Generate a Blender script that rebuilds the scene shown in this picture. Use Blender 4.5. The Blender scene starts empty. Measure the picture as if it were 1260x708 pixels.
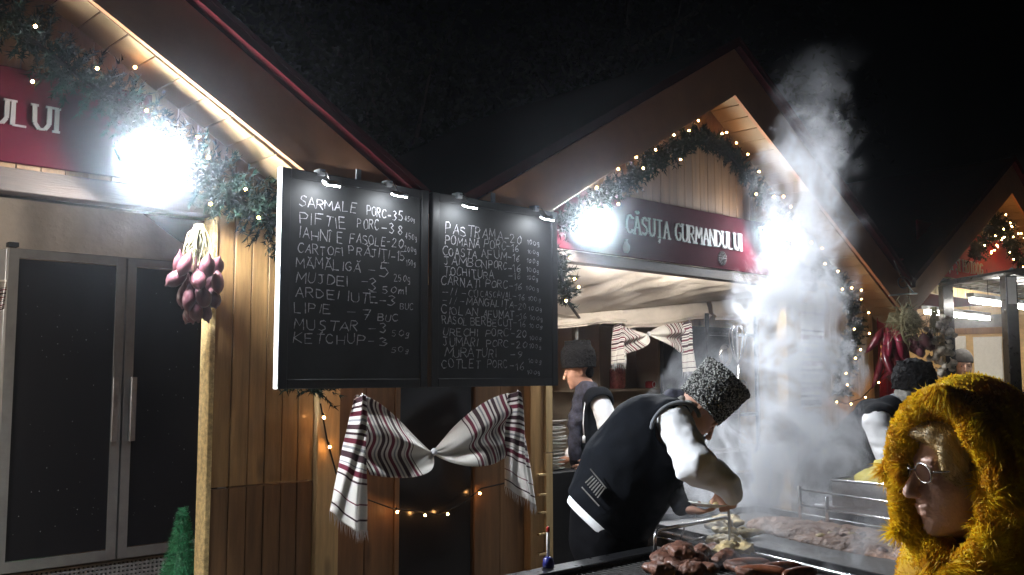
import bpy, bmesh, math, random
import numpy as np
from mathutils import Vector, Matrix
import openvdb as vdb
random.seed(7); rng = np.random.default_rng(7)
scene = bpy.context.scene
R = math.radians

# ------------------------------------------------------------------ camera, world, exposure
EYE = 1.65; FPX = 1160.0; PITCH = math.atan(106 / FPX)
cam_d = bpy.data.cameras.new("camera"); cam = bpy.data.objects.new("camera", cam_d)
scene.collection.objects.link(cam); scene.camera = cam
cam_d.sensor_width = 36; cam_d.lens = 36 * FPX / 1260; cam_d.clip_start = .05; cam_d.clip_end = 400
cam.location = (0, 0, EYE); cam.rotation_euler = (R(90) + PITCH, 0, 0)
world = bpy.data.worlds.new("World"); scene.world = world; world.use_nodes = True
wn = world.node_tree.nodes; wl = world.node_tree.links; bg = wn["Background"]
sky = wn.new("ShaderNodeTexSky"); sky.sky_type = 'NISHITA'; sky.sun_disc = False
sky.sun_elevation = R(-6); sky.sun_rotation = R(200)
wl.new(sky.outputs[0], bg.inputs[0]); bg.inputs[1].default_value = 0.0012
scene.view_settings.view_transform = 'Standard'; scene.view_settings.look = 'None'
scene.view_settings.exposure = 0.0; scene.view_settings.gamma = 1.0
cy = scene.cycles
cy.use_denoising = True; cy.use_light_tree = True
cy.max_bounces = 6; cy.diffuse_bounces = 3; cy.glossy_bounces = 2; cy.transmission_bounces = 4
cy.volume_bounces = 1; cy.transparent_max_bounces = 8
cy.sample_clamp_indirect = 3.0; cy.volume_step_rate = 1.0; cy.volume_max_steps = 90

# ------------------------------------------------------------------ the market's frame: u along the row of stalls, v into them
TH = R(43.1); BX, BY = -1.064, 4.33
CT, ST = math.cos(TH), math.sin(TH)
def F(u, v, z=0.0): return Vector((BX + u*CT - v*ST, BY + u*ST + v*CT, z))
def pt(px, py, depth):                     # a point seen at px,py of the 1260-wide photo, depth metres north of the viewer
    x = (px-630)/FPX; y = -(py-354)/FPX
    c, s = math.cos(PITCH), math.sin(PITCH)
    r = Vector((x, c - s*y, s + c*y)); r *= depth / r.y
    return Vector((r.x, r.y, r.z + EYE))

# ------------------------------------------------------------------ materials
def nmat(name):
    m = bpy.data.materials.new(name); m.use_nodes = True
    nt = m.node_tree; b = nt.nodes["Principled BSDF"]; return m, nt, b
def mat(name, col, rough=.7, metal=0., var=.25, scale=12., bump=.3, bscale=None, stretch=(1,1,1), coat=0., rand=0., dist=.006, spec=.5, sheen=0., knots=False):
    m, nt, b = nmat(name); N = nt.nodes.new; L = nt.links.new
    tc = N("ShaderNodeTexCoord"); mp = N("ShaderNodeMapping"); mp.inputs['Scale'].default_value = stretch
    L(tc.outputs['Object'], mp.inputs[0])
    oi = N("ShaderNodeObjectInfo")
    ad = N("ShaderNodeVectorMath"); ad.operation = 'ADD'
    mu = N("ShaderNodeMath"); mu.operation = 'MULTIPLY'; mu.inputs[1].default_value = 37.
    L(oi.outputs['Random'], mu.inputs[0]); L(mp.outputs[0], ad.inputs[0]); L(mu.outputs[0], ad.inputs[1])
    no = N("ShaderNodeTexNoise"); no.inputs['Scale'].default_value = scale; no.inputs['Detail'].default_value = 7; no.inputs['Roughness'].default_value = .65
    L(ad.outputs[0], no.inputs['Vector'])
    mr = N("ShaderNodeMapRange"); mr.inputs['From Min'].default_value = .3; mr.inputs['From Max'].default_value = .7
    mr.inputs['To Min'].default_value = 1-var; mr.inputs['To Max'].default_value = 1+var
    L(no.outputs['Fac'], mr.inputs['Value'])
    last = mr.outputs[0]
    if knots:
        m3 = N("ShaderNodeMapping"); m3.inputs['Scale'].default_value = (5, 5, 1.7); L(tc.outputs['Object'], m3.inputs[0])
        a3 = N("ShaderNodeVectorMath"); a3.operation = 'ADD'; L(m3.outputs[0], a3.inputs[0]); L(mu.outputs[0], a3.inputs[1])
        vo = N("ShaderNodeTexVoronoi"); vo.inputs['Scale'].default_value = 1.; L(a3.outputs[0], vo.inputs['Vector'])
        mk = N("ShaderNodeMapRange"); mk.inputs['From Min'].default_value = .03; mk.inputs['From Max'].default_value = .16; mk.inputs['To Min'].default_value = .3; L(vo.outputs['Distance'], mk.inputs['Value'])
        mm = N("ShaderNodeMath"); mm.operation = 'MULTIPLY'; L(last, mm.inputs[0]); L(mk.outputs[0], mm.inputs[1]); last = mm.outputs[0]
    if rand:
        r2 = N("ShaderNodeMapRange"); r2.inputs['To Min'].default_value = 1-rand; r2.inputs['To Max'].default_value = 1+rand
        L(oi.outputs['Random'], r2.inputs['Value'])
        m2 = N("ShaderNodeMath"); m2.operation = 'MULTIPLY'; L(last, m2.inputs[0]); L(r2.outputs[0], m2.inputs[1]); last = m2.outputs[0]
    vm = N("ShaderNodeVectorMath"); vm.operation = 'SCALE'; vm.inputs[0].default_value = col[:3]; L(last, vm.inputs['Scale'])
    L(vm.outputs[0], b.inputs['Base Color'])
    rr = N("ShaderNodeMapRange"); rr.inputs['To Min'].default_value = max(0, rough-.12); rr.inputs['To Max'].default_value = min(1, rough+.12)
    L(no.outputs['Fac'], rr.inputs['Value']); L(rr.outputs[0], b.inputs['Roughness'])
    b.inputs['Metallic'].default_value = metal; b.inputs['Coat Weight'].default_value = coat
    b.inputs['Specular IOR Level'].default_value = spec
    if sheen: b.inputs['Sheen Weight'].default_value = sheen
    if bump:
        n2 = N("ShaderNodeTexNoise"); n2.inputs['Scale'].default_value = bscale or scale*4; n2.inputs['Detail'].default_value = 5
        L(ad.outputs[0], n2.inputs['Vector'])
        bp = N("ShaderNodeBump"); bp.inputs['Strength'].default_value = bump; bp.inputs['Distance'].default_value = dist
        L(n2.outputs['Fac'], bp.inputs['Height']); L(bp.outputs[0], b.inputs['Normal'])
    return m
def emis(name, col, strength):
    m = bpy.data.materials.new(name); m.use_nodes = True; nt = m.node_tree; nt.nodes.clear()
    e = nt.nodes.new("ShaderNodeEmission"); o = nt.nodes.new("ShaderNodeOutputMaterial")
    e.inputs[0].default_value = (*col, 1); e.inputs[1].default_value = strength
    nt.links.new(e.outputs[0], o.inputs[0]); return m
WZ = (9, 9, .8)
M = dict(
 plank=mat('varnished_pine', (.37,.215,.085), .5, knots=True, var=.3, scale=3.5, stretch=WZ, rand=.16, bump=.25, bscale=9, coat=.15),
 plank_dark=mat('dark_and_shaded_pine', (.19,.098,.04), .55, knots=True, var=.3, scale=3, stretch=WZ, rand=.15, bump=.25, bscale=9),  # darker pine; also carries shade on the gables and by the chalkboards
 pale=mat('pale_pine', (.52,.36,.17), .6, knots=True, var=.25, scale=3, stretch=WZ, rand=.1, bump=.25, bscale=9),
 soffit=mat('pine_boards', (.33,.23,.12), .6, var=.15, scale=3, stretch=(1,1,1), rand=.08),
 barge=mat('brown_painted_board', (.42,.21,.11), .7, var=.14, scale=4, rand=.03, bump=.15),
 ply=mat('plywood', (.55,.37,.17), .6, var=.2, scale=4, stretch=(1,1,6), rand=.08),
 osb=mat('rough_board_edge', (.5,.36,.16), .9, var=.5, scale=40, bump=.6),
 roof=mat('dark_red_roof_sheet', (.05,.005,.007), .9, spec=.08, var=.2, scale=8, metal=.0),
 sign=mat('burgundy_sign_board', (.048,.004,.009), .95, spec=.02, var=.14, scale=5, bump=.08),
 sign_red=mat('red_sign_board', (.62,.03,.04), .5, var=.12, scale=5, bump=.08),
 letters2=mat('white_sign_paint', (.7,.66,.6), .7, var=.1, scale=30, bump=0),
 letters=mat('cream_paint', (.17,.15,.135), .6, var=.12, scale=30, bump=0),
 canvas=mat('beige_canvas', (.56,.49,.41), .85, var=.12, scale=5, bump=.55, bscale=7, dist=.03),
 canvas2=mat('beige_canvas_valance', (.58,.51,.43), .85, var=.1, scale=5, bump=.5, bscale=9, dist=.02),
 lintel=mat('dark_brown_beam', (.055,.035,.024), .7, var=.3, scale=4, stretch=(.8,9,9)),
 shelf=mat('beige_laminate', (.46,.39,.30), .55, var=.1, scale=5, rand=.06, bump=.1),
 black=mat('black_paint', (.008,.008,.009), .6, spec=.2, var=.3, scale=10, bump=.15),
 blackpanel=mat('black_glossy_panel', (.012,.011,.011), .22, var=.4, scale=3, bump=.06),
 steelframe=mat('black_steel', (.02,.02,.022), .3, var=.4, scale=20, bump=.1, metal=.5),
 boardframe=mat('black_board_frame', (.02,.02,.021), .5, var=.3, scale=14, bump=.15),
 slate=mat('chalkboard_slate', (.021,.022,.023), .6, var=.75, scale=2.2, bump=.12, bscale=60, dist=.002),
 chalk=mat('white_chalk', (.50,.50,.52), 1., var=.4, scale=150, bump=0),
 alu=mat('brushed_aluminium', (.33,.34,.35), .38, metal=.75, var=.12, scale=10, bump=.08),
 chrome=mat('polished_steel', (.62,.62,.63), .22, metal=1., var=.12, scale=20, bump=.05),
 steel=mat('worn_steel', (.42,.42,.43), .38, metal=.9, var=.25, scale=14, bump=.12),
 hotplate=mat('greasy_griddle_steel', (.10,.095,.09), .45, metal=.3, var=.5, scale=7, bump=.35, bscale=40),
 iron=mat('sooty_iron', (.018,.017,.016), .6, metal=.3, var=.5, scale=20, bump=.4),
 fridge_glass=mat('dark_fridge_glass', (.010,.010,.012), .42, var=.08, scale=1.5, bump=0, spec=.15),
 white=mat('white_plastic', (.72,.72,.70), .35, var=.06, scale=20, bump=.05),
 plate=mat('white_foam_plate', (.78,.77,.73), .5, var=.05, scale=20, bump=.05),
 ground=mat('wet_dark_paving', (.15,.14,.13), .5, var=.4, scale=5, bump=.4),
 needle=mat('fir_needles', (.0045,.015,.009), .85, var=.6, spec=.15, scale=9, bump=0),
 leaf=mat('dark_tree_leaves', (.022,.028,.013), .95, spec=.03, var=.4, scale=2, bump=0),
 bark=mat('tree_bark', (.08,.06,.045), .9, var=.4, scale=14, bump=.6),
 twine=mat('dry_garlic_stems', (.17,.15,.08), .85, var=.4, scale=40, bump=.4),
 onion=mat('red_onion_skin', (.10,.034,.043), .4, var=.5, scale=14, stretch=(1,1,.3), rand=.3, bump=.15, coat=.25),
 pepper=mat('dried_red_pepper', (.13,.008,.022), .3, var=.6, scale=14, rand=.4, bump=.4, coat=.2),
 garlic=mat('garlic_skin', (.42,.37,.3), .6, var=.4, scale=25, rand=.3, bump=.3),
 redcloth=mat('red_ribbed_cloth', (.35,.012,.03), .8, var=.3, scale=20, bump=.5),
 green=mat('green_tinsel_cloth', (.01,.13,.045), .5, var=.6, scale=60, bump=.9, bscale=150, dist=.01),
 wire=mat('black_cable', (.010,.010,.010), .8, bump=0, spec=.1),
 skin=mat('skin', (.50,.27,.19), .5, var=.13, scale=16, bump=.15, dist=.002),
 skin_pale=mat('pale_skin', (.66,.40,.31), .55, var=.2, scale=22, bump=.5, bscale=160, dist=.003),
 vest=mat('black_felt_vest', (.004,.005,.0075), .95, var=.3, scale=14, bump=.3, spec=.1),
 vestedge=mat('grey_vest_edge', (.13,.14,.16), .85, var=.3, scale=25, bump=.4, sheen=.3),
 shirt=mat('white_linen_shirt', (.80,.81,.84), .8, var=.07, scale=14, bump=.4, bscale=40, dist=.004),
 trousers=mat('black_trousers', (.004,.004,.005), 1., var=.3, scale=14, bump=.2, spec=.05),
 blackfur=mat('black_lambskin', (.006,.006,.007), .85, var=.5, scale=60, bump=1., bscale=110, dist=.012, spec=.15),
 scarf=mat('patterned_scarf', (.02,.02,.034), .9, var=.9, scale=45, bump=.6),
 beanie=mat('dark_grey_knit', (.05,.045,.045), .95, var=.3, scale=60, bump=.8, bscale=90),
 bluejacket=mat('blue_grey_scarf', (.14,.14,.22), .9, var=.4, scale=30, bump=.5),
 yellowcoat=mat('yellow_coat', (.62,.38,.02), .75, var=.15, scale=10, bump=.4),
 fur=mat('yellow_fur', (.85,.50,.02), .6, var=.22, scale=22, bump=0, sheen=.2),
 hair=mat('blond_hair', (.60,.45,.24), .5, var=.35, scale=40, stretch=(1,1,.2), bump=.3),
 greyhair=mat('grey_hair', (.28,.27,.25), .7, var=.35, scale=40, bump=.3),
 lens=mat('brown_sunglass_lens', (.05,.025,.02), .12, var=.2, scale=10, bump=0),
 meat=mat('grilled_meat', (.115,.048,.03), .42, var=.75, scale=30, rand=.35, bump=1., bscale=90, coat=.2),
 sausage=mat('grilled_sausage', (.17,.06,.032), .34, var=.6, scale=20, rand=.2, bump=.3, coat=.4),
 patty=mat('pale_fried_cake', (.50,.38,.18), .6, var=.4, scale=20, rand=.2, bump=.6),
 stew=mat('cabbage_stew', (.34,.19,.12), .5, var=.35, scale=45, bump=.9, bscale=70, dist=.012),
 polenta=mat('yellow_polenta', (.72,.58,.12), .6, var=.15, scale=30, bump=.6, bscale=60, dist=.01),
 orange=mat('orange_wax', (.75,.19,.01), .5, var=.1),
 jar=mat('pickle_jar', (.36,.10,.09), .15, var=.6, scale=28, bump=.1, coat=.8),
 jarred=mat('dark_red_jar', (.13,.006,.02), .12, var=.5, scale=20, bump=.1, coat=.8),
 redtin=mat('red_enamel', (.4,.02,.02), .3, var=.2),
 blue=mat('blue_plastic', (.015,.02,.14), .3, var=.1),
 pink=mat('pink_label', (.6,.3,.28), .5, var=.3),
 glass=mat('grey_bottle_glass', (.18,.20,.18), .1, var=.2, coat=.6),
 grey=mat('grey_gate', (.2,.2,.2), .6, var=.3),
)
M['flood'] = emis('white_lamp_glow', (.88,.94,1.), 800)
M['flood1'] = emis('white_lamp_glow_left', (.88,.94,1.), 1350)
M['flood3'] = emis('white_lamp_glow_right', (.88,.94,1.), 560)
M['warm'] = emis('warm_bulb_glow', (1.,.46,.14), 110)
M['work'] = emis('added_lamp_glow', (1., .94, .86), 700)
M['work1'] = emis('added_lamp_glow_left', (1., .95, .88), 850)
M['added_tube'] = emis('added_tube_glow', (1., .95, .88), 75)
M['clip'] = emis('clip_lamp_glow', (.9,.95,1.), 130)
M['tube'] = emis('tube_lamp_glow', (1.,.96,.86), 90)

# astrakhan hat: curls grey and white on black
def curl_mat():
    m, nt, b = nmat('grey_astrakhan'); N = nt.nodes.new; L = nt.links.new
    tc = N("ShaderNodeTexCoord"); vo = N("ShaderNodeTexVoronoi"); vo.inputs['Scale'].default_value = 125
    L(tc.outputs['Object'], vo.inputs['Vector'])
    cr = N("ShaderNodeValToRGB"); cr.color_ramp.elements[0].color = (.66,.66,.63,1); cr.color_ramp.elements[1].color = (.012,.012,.011,1)
    cr.color_ramp.elements[1].position = .62
    L(vo.outputs['Distance'], cr.inputs[0]); L(cr.outputs[0], b.inputs['Base Color']); b.inputs['Roughness'].default_value = .9
    bp = N("ShaderNodeBump"); bp.inputs['Strength'].default_value = 1.; bp.inputs['Distance'].default_value = .012; bp.invert = True
    L(vo.outputs['Distance'], bp.inputs['Height']); L(bp.outputs[0], b.inputs['Normal']); return m
M['curl'] = curl_mat()
# dyed fur fibres: light passes through as well as bouncing off
def fur_mat(name, c):
    m, nt, b = nmat(name); N = nt.nodes.new; L = nt.links.new
    tc = N("ShaderNodeTexCoord"); no = N("ShaderNodeTexNoise"); no.inputs['Scale'].default_value = 26; no.inputs['Detail'].default_value = 4; L(tc.outputs['Object'], no.inputs['Vector'])
    cr = N("ShaderNodeValToRGB"); cr.color_ramp.elements[0].position = .35; cr.color_ramp.elements[1].position = .68
    cr.color_ramp.elements[0].color = (c[0]*.72, c[1]*.52, c[2]*.7, 1); cr.color_ramp.elements[1].color = (*c, 1); L(no.outputs['Fac'], cr.inputs[0])
    L(cr.outputs[0], b.inputs['Base Color']); b.inputs['Roughness'].default_value = .6; b.inputs['Specular IOR Level'].default_value = .2
    tr = N("ShaderNodeBsdfTranslucent"); L(cr.outputs[0], tr.inputs[0]); mx = N("ShaderNodeMixShader"); mx.inputs[0].default_value = .45
    L(b.outputs[0], mx.inputs[1]); L(tr.outputs[0], mx.inputs[2]); L(mx.outputs[0], nt.nodes['Material Output'].inputs[0]); return m
M['fur'] = fur_mat('dyed_yellow_fur', (1.0, .75, .035))
# woven towel: stripes laid along the U of the cloth (metres from the knot), fine weave
def towel_mat():
    m, nt, b = nmat('woven_striped_towel'); N = nt.nodes.new; L = nt.links.new
    uv = N("ShaderNodeUVMap"); sx = N("ShaderNodeSeparateXYZ"); L(uv.outputs[0], sx.inputs[0])
    cr = N("ShaderNodeValToRGB"); cr.color_ramp.interpolation = 'CONSTANT'
    W = (.78,.75,.70,1); D = (.05,.02,.026,1); B = (.16,.018,.04,1); G = (.3,.3,.31,1)
    seq = [(0,W)]
    for a, b_, c in ((.27,.285,D),(.36,.37,B),(.48,.49,D),(.515,.545,B),(.56,.57,G),(.595,.635,D),(.655,.67,G),(.69,.72,B),(.745,.76,D),(.78,.81,D),(.83,.845,G),(.865,.895,B),(.915,.93,D),(.95,.985,D)): seq += [(a, c), (b_, W)]
    cr.color_ramp.elements[0].position = 0; cr.color_ramp.elements[0].color = W
    cr.color_ramp.elements[1].position = seq[1][0]; cr.color_ramp.elements[1].color = seq[1][1]
    for p, c in seq[2:]:
        e = cr.color_ramp.elements.new(p); e.color = c
    L(sx.outputs['X'], cr.inputs[0])
    wv = N("ShaderNodeTexNoise"); wv.inputs['Scale'].default_value = 160; tc = N("ShaderNodeTexCoord"); L(tc.outputs['Object'], wv.inputs['Vector'])
    mx = N("ShaderNodeMix"); mx.data_type = 'RGBA'; mx.blend_type = 'MULTIPLY'; mx.inputs['Factor'].default_value = .45
    L(cr.outputs[0], mx.inputs[6]); L(wv.outputs['Color'], mx.inputs[7])
    L(cr.outputs[0], b.inputs['Base Color']); b.inputs['Roughness'].default_value = .9
    bp = N("ShaderNodeBump"); bp.inputs['Strength'].default_value = .35; bp.inputs['Distance'].default_value = .003
    L(wv.outputs['Fac'], bp.inputs['Height']); L(bp.outputs[0], b.inputs['Normal']); return m
M['towel'] = towel_mat()

# ------------------------------------------------------------------ mesh builder and object helpers
col = scene.collection
class MB:
    def __init__(s): s.v = []; s.f = []; s.uv = None
    def add(s, vs, fs):
        n = len(s.v); s.v += [tuple(x) for x in vs]; s.f += [tuple(i+n for i in f) for f in fs]; return s
    def box(s, x0, x1, y0, y1, z0, z1, rot=None, c=None):
        vs = [Vector((x, y, z)) for z in (z0, z1) for y in (y0, y1) for x in (x0, x1)]
        if rot is not None:
            c = Vector(c) if c is not None else Vector(((x0+x1)/2, (y0+y1)/2, (z0+z1)/2))
            vs = [rot @ (p-c) + c for p in vs]
        return s.add(vs, [(0,2,3,1),(4,5,7,6),(0,1,5,4),(2,6,7,3),(0,4,6,2),(1,3,7,5)])
    def prism(s, poly, y0, y1):            # polygon in x,z pushed along y
        n = len(poly); vs = [(x, y0, z) for x, z in poly] + [(x, y1, z) for x, z in poly]
        return s.add(vs, [tuple(range(n)), tuple(range(2*n-1, n-1, -1))] + [(i, i+n, (i+1) % n+n, (i+1) % n) for i in range(n)])
    def slab(s, poly, n, t):               # polygon of 3-D points thickened along n
        n = Vector(n)*t; k = len(poly); vs = [Vector(p) for p in poly]; vs += [p+n for p in vs]
        return s.add(vs, [tuple(range(k)), tuple(range(2*k-1, k-1, -1))] + [(i, i+k, (i+1) % k+k, (i+1) % k) for i in range(k)])
    def tube(s, pts, r, seg=8, close=False, cap=True):
        pts = [Vector(p) for p in pts]; n = len(pts); rs = r if hasattr(r, '__len__') else [r]*n
        base = len(s.v); prev = None; rings = []
        for i, p in enumerate(pts):
            if close: t = (pts[(i+1) % n]-pts[i-1])
            else: t = pts[min(i+1, n-1)]-pts[max(i-1, 0)]
            if t.length < 1e-9: t = Vector((0, 0, 1))
            t.normalize()
            a = prev if prev is not None else (Vector((0, 0, 1)) if abs(t.z) < .9 else Vector((1, 0, 0)))
            a = (a - t*a.dot(t)); a = a.normalized() if a.length > 1e-6 else t.orthogonal().normalized(); prev = a; b = t.cross(a)
            rings.append([p + (a*math.cos(k*2*math.pi/seg) + b*math.sin(k*2*math.pi/seg))*rs[i] for k in range(seg)])
        for rg in rings: s.v += [tuple(q) for q in rg]
        m = n if close else n-1
        for i in range(m):
            j = (i+1) % n
            for k in range(seg): s.f.append((base+i*seg+k, base+i*seg+(k+1) % seg, base+j*seg+(k+1) % seg, base+j*seg+k))
        if cap and not close:
            s.f.append(tuple(base+k for k in range(seg-1, -1, -1))); s.f.append(tuple(base+(n-1)*seg+k for k in range(seg)))
        return s
    def lathe(s, prof, seg=16, c=(0, 0, 0), rot=None):
        c = Vector(c); base = len(s.v)
        for r, z in prof:
            for k in range(seg):
                p = Vector((r*math.cos(k*2*math.pi/seg), r*math.sin(k*2*math.pi/seg), z))
                s.v.append(tuple((rot @ p if rot else p) + c))
        for i in range(len(prof)-1):
            for k in range(seg): s.f.append((base+i*seg+k, base+i*seg+(k+1) % seg, base+(i+1)*seg+(k+1) % seg, base+(i+1)*seg+k))
        s.f.append(tuple(base+k for k in range(seg-1, -1, -1))); s.f.append(tuple(base+(len(prof)-1)*seg+k for k in range(seg)))
        return s
    def grid(s, fn, nu, nv):
        base = len(s.v)
        for i in range(nu+1):
            for j in range(nv+1): s.v.append(tuple(fn(i/nu, j/nv)))
        for i in range(nu):
            for j in range(nv):
                a = base+i*(nv+1)+j; s.f.append((a, a+nv+1, a+nv+2, a+1))
        return s
    def mesh(s, name, m, smooth=False, bevel=0):
        me = bpy.data.meshes.new(name); me.from_pydata(s.v, [], s.f); me.update()
        if bevel:
            bm = bmesh.new(); bm.from_mesh(me)
            bmesh.ops.bevel(bm, geom=bm.edges[:], offset=bevel, segments=1, affect='EDGES'); bm.to_mesh(me); bm.free()
        if smooth: me.polygons.foreach_set('use_smooth', [True]*len(me.polygons))
        me.materials.append(m); return me
    def build(s, name, m, parent=None, smooth=False, bevel=0, loc=None, rot=None):
        return link(name, s.mesh(name, m, smooth, bevel), parent, loc, rot)
def link(name, me, parent=None, loc=None, rot=None):
    o = bpy.data.objects.new(name, me); col.objects.link(o)
    if parent: o.parent = parent
    if loc is not None: o.location = loc
    if rot is not None: o.rotation_euler = rot
    return o
def tag(o, label=None, cat=None, group=None, kind=None):
    if label: o['label'] = label
    if cat: o['category'] = cat
    if group: o['group'] = group
    if kind: o['kind'] = kind
    return o
def thing(name, label, cat, loc=(0, 0, 0), rz=TH, group=None):
    o = bpy.data.objects.new(name, None); col.objects.link(o); o.empty_display_size = .1
    o.location = loc; o.rotation_euler = (0, 0, rz); return tag(o, label, cat, group)
def copy_tree(o, parent=None):
    c = o.copy(); col.objects.link(c); c.parent = parent
    for ch in [x for x in o.children]: copy_tree(ch, c)
    return c
def pieces(name, m, parent, rects, y0, y1, bevel=.003, jit=.002):   # one board per rect, meshes shared by size
    cache = {}
    for (x0, x1, z0, z1) in rects:
        k = (round(x1-x0, 3), round(z1-z0, 3))
        if k not in cache: cache[k] = MB().box(0, k[0], y0, y1, 0, k[1]).mesh(name, m, bevel=bevel)
        link(name, cache[k], parent, (x0, random.uniform(-jit, jit), z0))

# ------------------------------------------------------------------ solid modelling on a voxel grid
def vnoise(P, f, seed=0):
    rs = np.random.default_rng(seed); T = rs.random((32, 32, 32)).astype(np.float32)
    q = P*f + 100.; i = np.floor(q).astype(np.int32); t = (q-i).astype(np.float32); t = t*t*(3-2*t)
    i &= 31; j = (i+1) & 31; x0, y0, z0 = i[..., 0], i[..., 1], i[..., 2]; x1, y1, z1 = j[..., 0], j[..., 1], j[..., 2]
    tx, ty, tz = t[..., 0], t[..., 1], t[..., 2]
    a = T[x0, y0, z0]*(1-tx)+T[x1, y0, z0]*tx; b = T[x0, y1, z0]*(1-tx)+T[x1, y1, z0]*tx
    c = T[x0, y0, z1]*(1-tx)+T[x1, y0, z1]*tx; d = T[x0, y1, z1]*(1-tx)+T[x1, y1, z1]*tx
    return ((a*(1-ty)+b*ty)*(1-tz) + (c*(1-ty)+d*ty)*tz)*2-1
class Sdf:
    def __init__(s, lo, hi, vox):
        s.lo = np.array(lo, float)-vox*3; s.vox = vox
        s.n = np.ceil((np.array(hi)+vox*3-s.lo)/vox).astype(int)+1
        s.d = np.full(s.n, .3, np.float32)
    def _blk(s, lo, hi):
        a = np.clip(np.floor((np.array(lo)-s.lo)/s.vox).astype(int), 0, s.n); b = np.clip(np.ceil((np.array(hi)-s.lo)/s.vox).astype(int)+1, 0, s.n)
        if (b <= a).any(): return None, None
        g = np.stack(np.meshgrid(*[s.lo[k]+np.arange(a[k], b[k])*s.vox for k in range(3)], indexing='ij'), -1)
        return (slice(a[0], b[0]), slice(a[1], b[1]), slice(a[2], b[2])), g
    def _put(s, sl, d, k, sub):
        o = s.d[sl]
        if sub: d = -d; o = -o; o2 = -s.d[sl]
        h = np.maximum(k-np.abs(o-d), 0)/max(k, 1e-6)
        r = np.minimum(o, d)-h*h*k*.25
        if sub:
            o = s.d[sl]; dd = d; h = np.maximum(k-np.abs(o-dd), 0)/max(k, 1e-6); r = np.maximum(o, dd)+h*h*k*.25
        s.d[sl] = r
    def cone(s, a, b, ra, rb=None, k=.02, flat=None, sub=False, wob=None):
        rb = ra if rb is None else rb; a = np.array(a, float); b = np.array(b, float); m = max(ra, rb)+k+.03
        sl, P = s._blk(np.minimum(a, b)-m*(1.6 if flat else 1), np.maximum(a, b)+m*(1.6 if flat else 1))
        if sl is None: return s
        ab = b-a; L2 = max(ab@ab, 1e-9); w = P-a; t = np.clip((w@ab)/L2, 0, 1)
        q = w-t[..., None]*ab
        if flat:                                   # (direction, factor): thinner along direction
            n = np.array(flat[0], float); n /= np.linalg.norm(n); q = q+(q@n)[..., None]*n*(flat[1]-1)
        d = np.sqrt((q*q).sum(-1))-(ra+t*(rb-ra))
        if wob: d = d+wob[0]*vnoise(P*np.array(wob[2] if len(wob) > 2 else (1, 1, 1)), wob[1], 3)
        s._put(sl, d.astype(np.float32), k, sub); return s
    def ell(s, c, r, rot=None, k=.02, sub=False, wob=None):
        c = np.array(c, float); r = np.array(r, float); m = r.max()+k+.03
        sl, P = s._blk(c-m, c+m)
        if sl is None: return s
        q = P-c
        if rot is not None: q = q@np.array(rot)      # rot columns are the local axes
        k0 = np.sqrt(((q/r)**2).sum(-1)); k1 = np.sqrt(((q/(r*r))**2).sum(-1))+1e-6
        d = k0*(k0-1)/k1
        if wob: d = d+wob[0]*vnoise(P*np.array(wob[2] if len(wob) > 2 else (1, 1, 1)), wob[1], 5)
        s._put(sl, d.astype(np.float32), k, sub); return s
    def cut(s, p, n):                                 # remove everything on the side n points to
        sl, P = s._blk(s.lo, s.lo+s.n*s.vox); n = np.array(n, float); n /= np.linalg.norm(n)
        s.d = np.maximum(s.d, ((P-np.array(p, float))@n).astype(np.float32)); return s
    def noise(s, amp, f, seed=1, st=(1, 1, 1)):
        sl, P = s._blk(s.lo, s.lo+s.n*s.vox); s.d = s.d+(amp*vnoise(P*np.array(st), f, seed)).astype(np.float32)[:s.n[0], :s.n[1], :s.n[2]]; return s
    def mesh(s, name, m, smooth=True):
        g = vdb.FloatGrid(background=.3); g.copyFromArray(np.ascontiguousarray(s.d)); g.transform = vdb.createLinearTransform(voxelSize=s.vox)
        p, q = g.convertToQuads(0.0); p = p + s.lo
        me = bpy.data.meshes.new(name); me.vertices.add(len(p)); me.vertices.foreach_set('co', p.astype(np.float32).ravel())
        q = q[:, ::-1]
        me.loops.add(q.size); me.loops.foreach_set('vertex_index', q.astype(np.int32).ravel())
        me.polygons.add(len(q)); me.polygons.foreach_set('loop_start', np.arange(0, q.size, 4, dtype=np.int32))
        me.polygons.foreach_set('use_smooth', [smooth]*len(q)); me.update(calc_edges=True); me.validate()
        me.materials.append(m); return me
    def build(s, name, m, parent=None, smooth=True, loc=None):
        return link(name, s.mesh(name, m, smooth), parent, loc)

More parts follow.
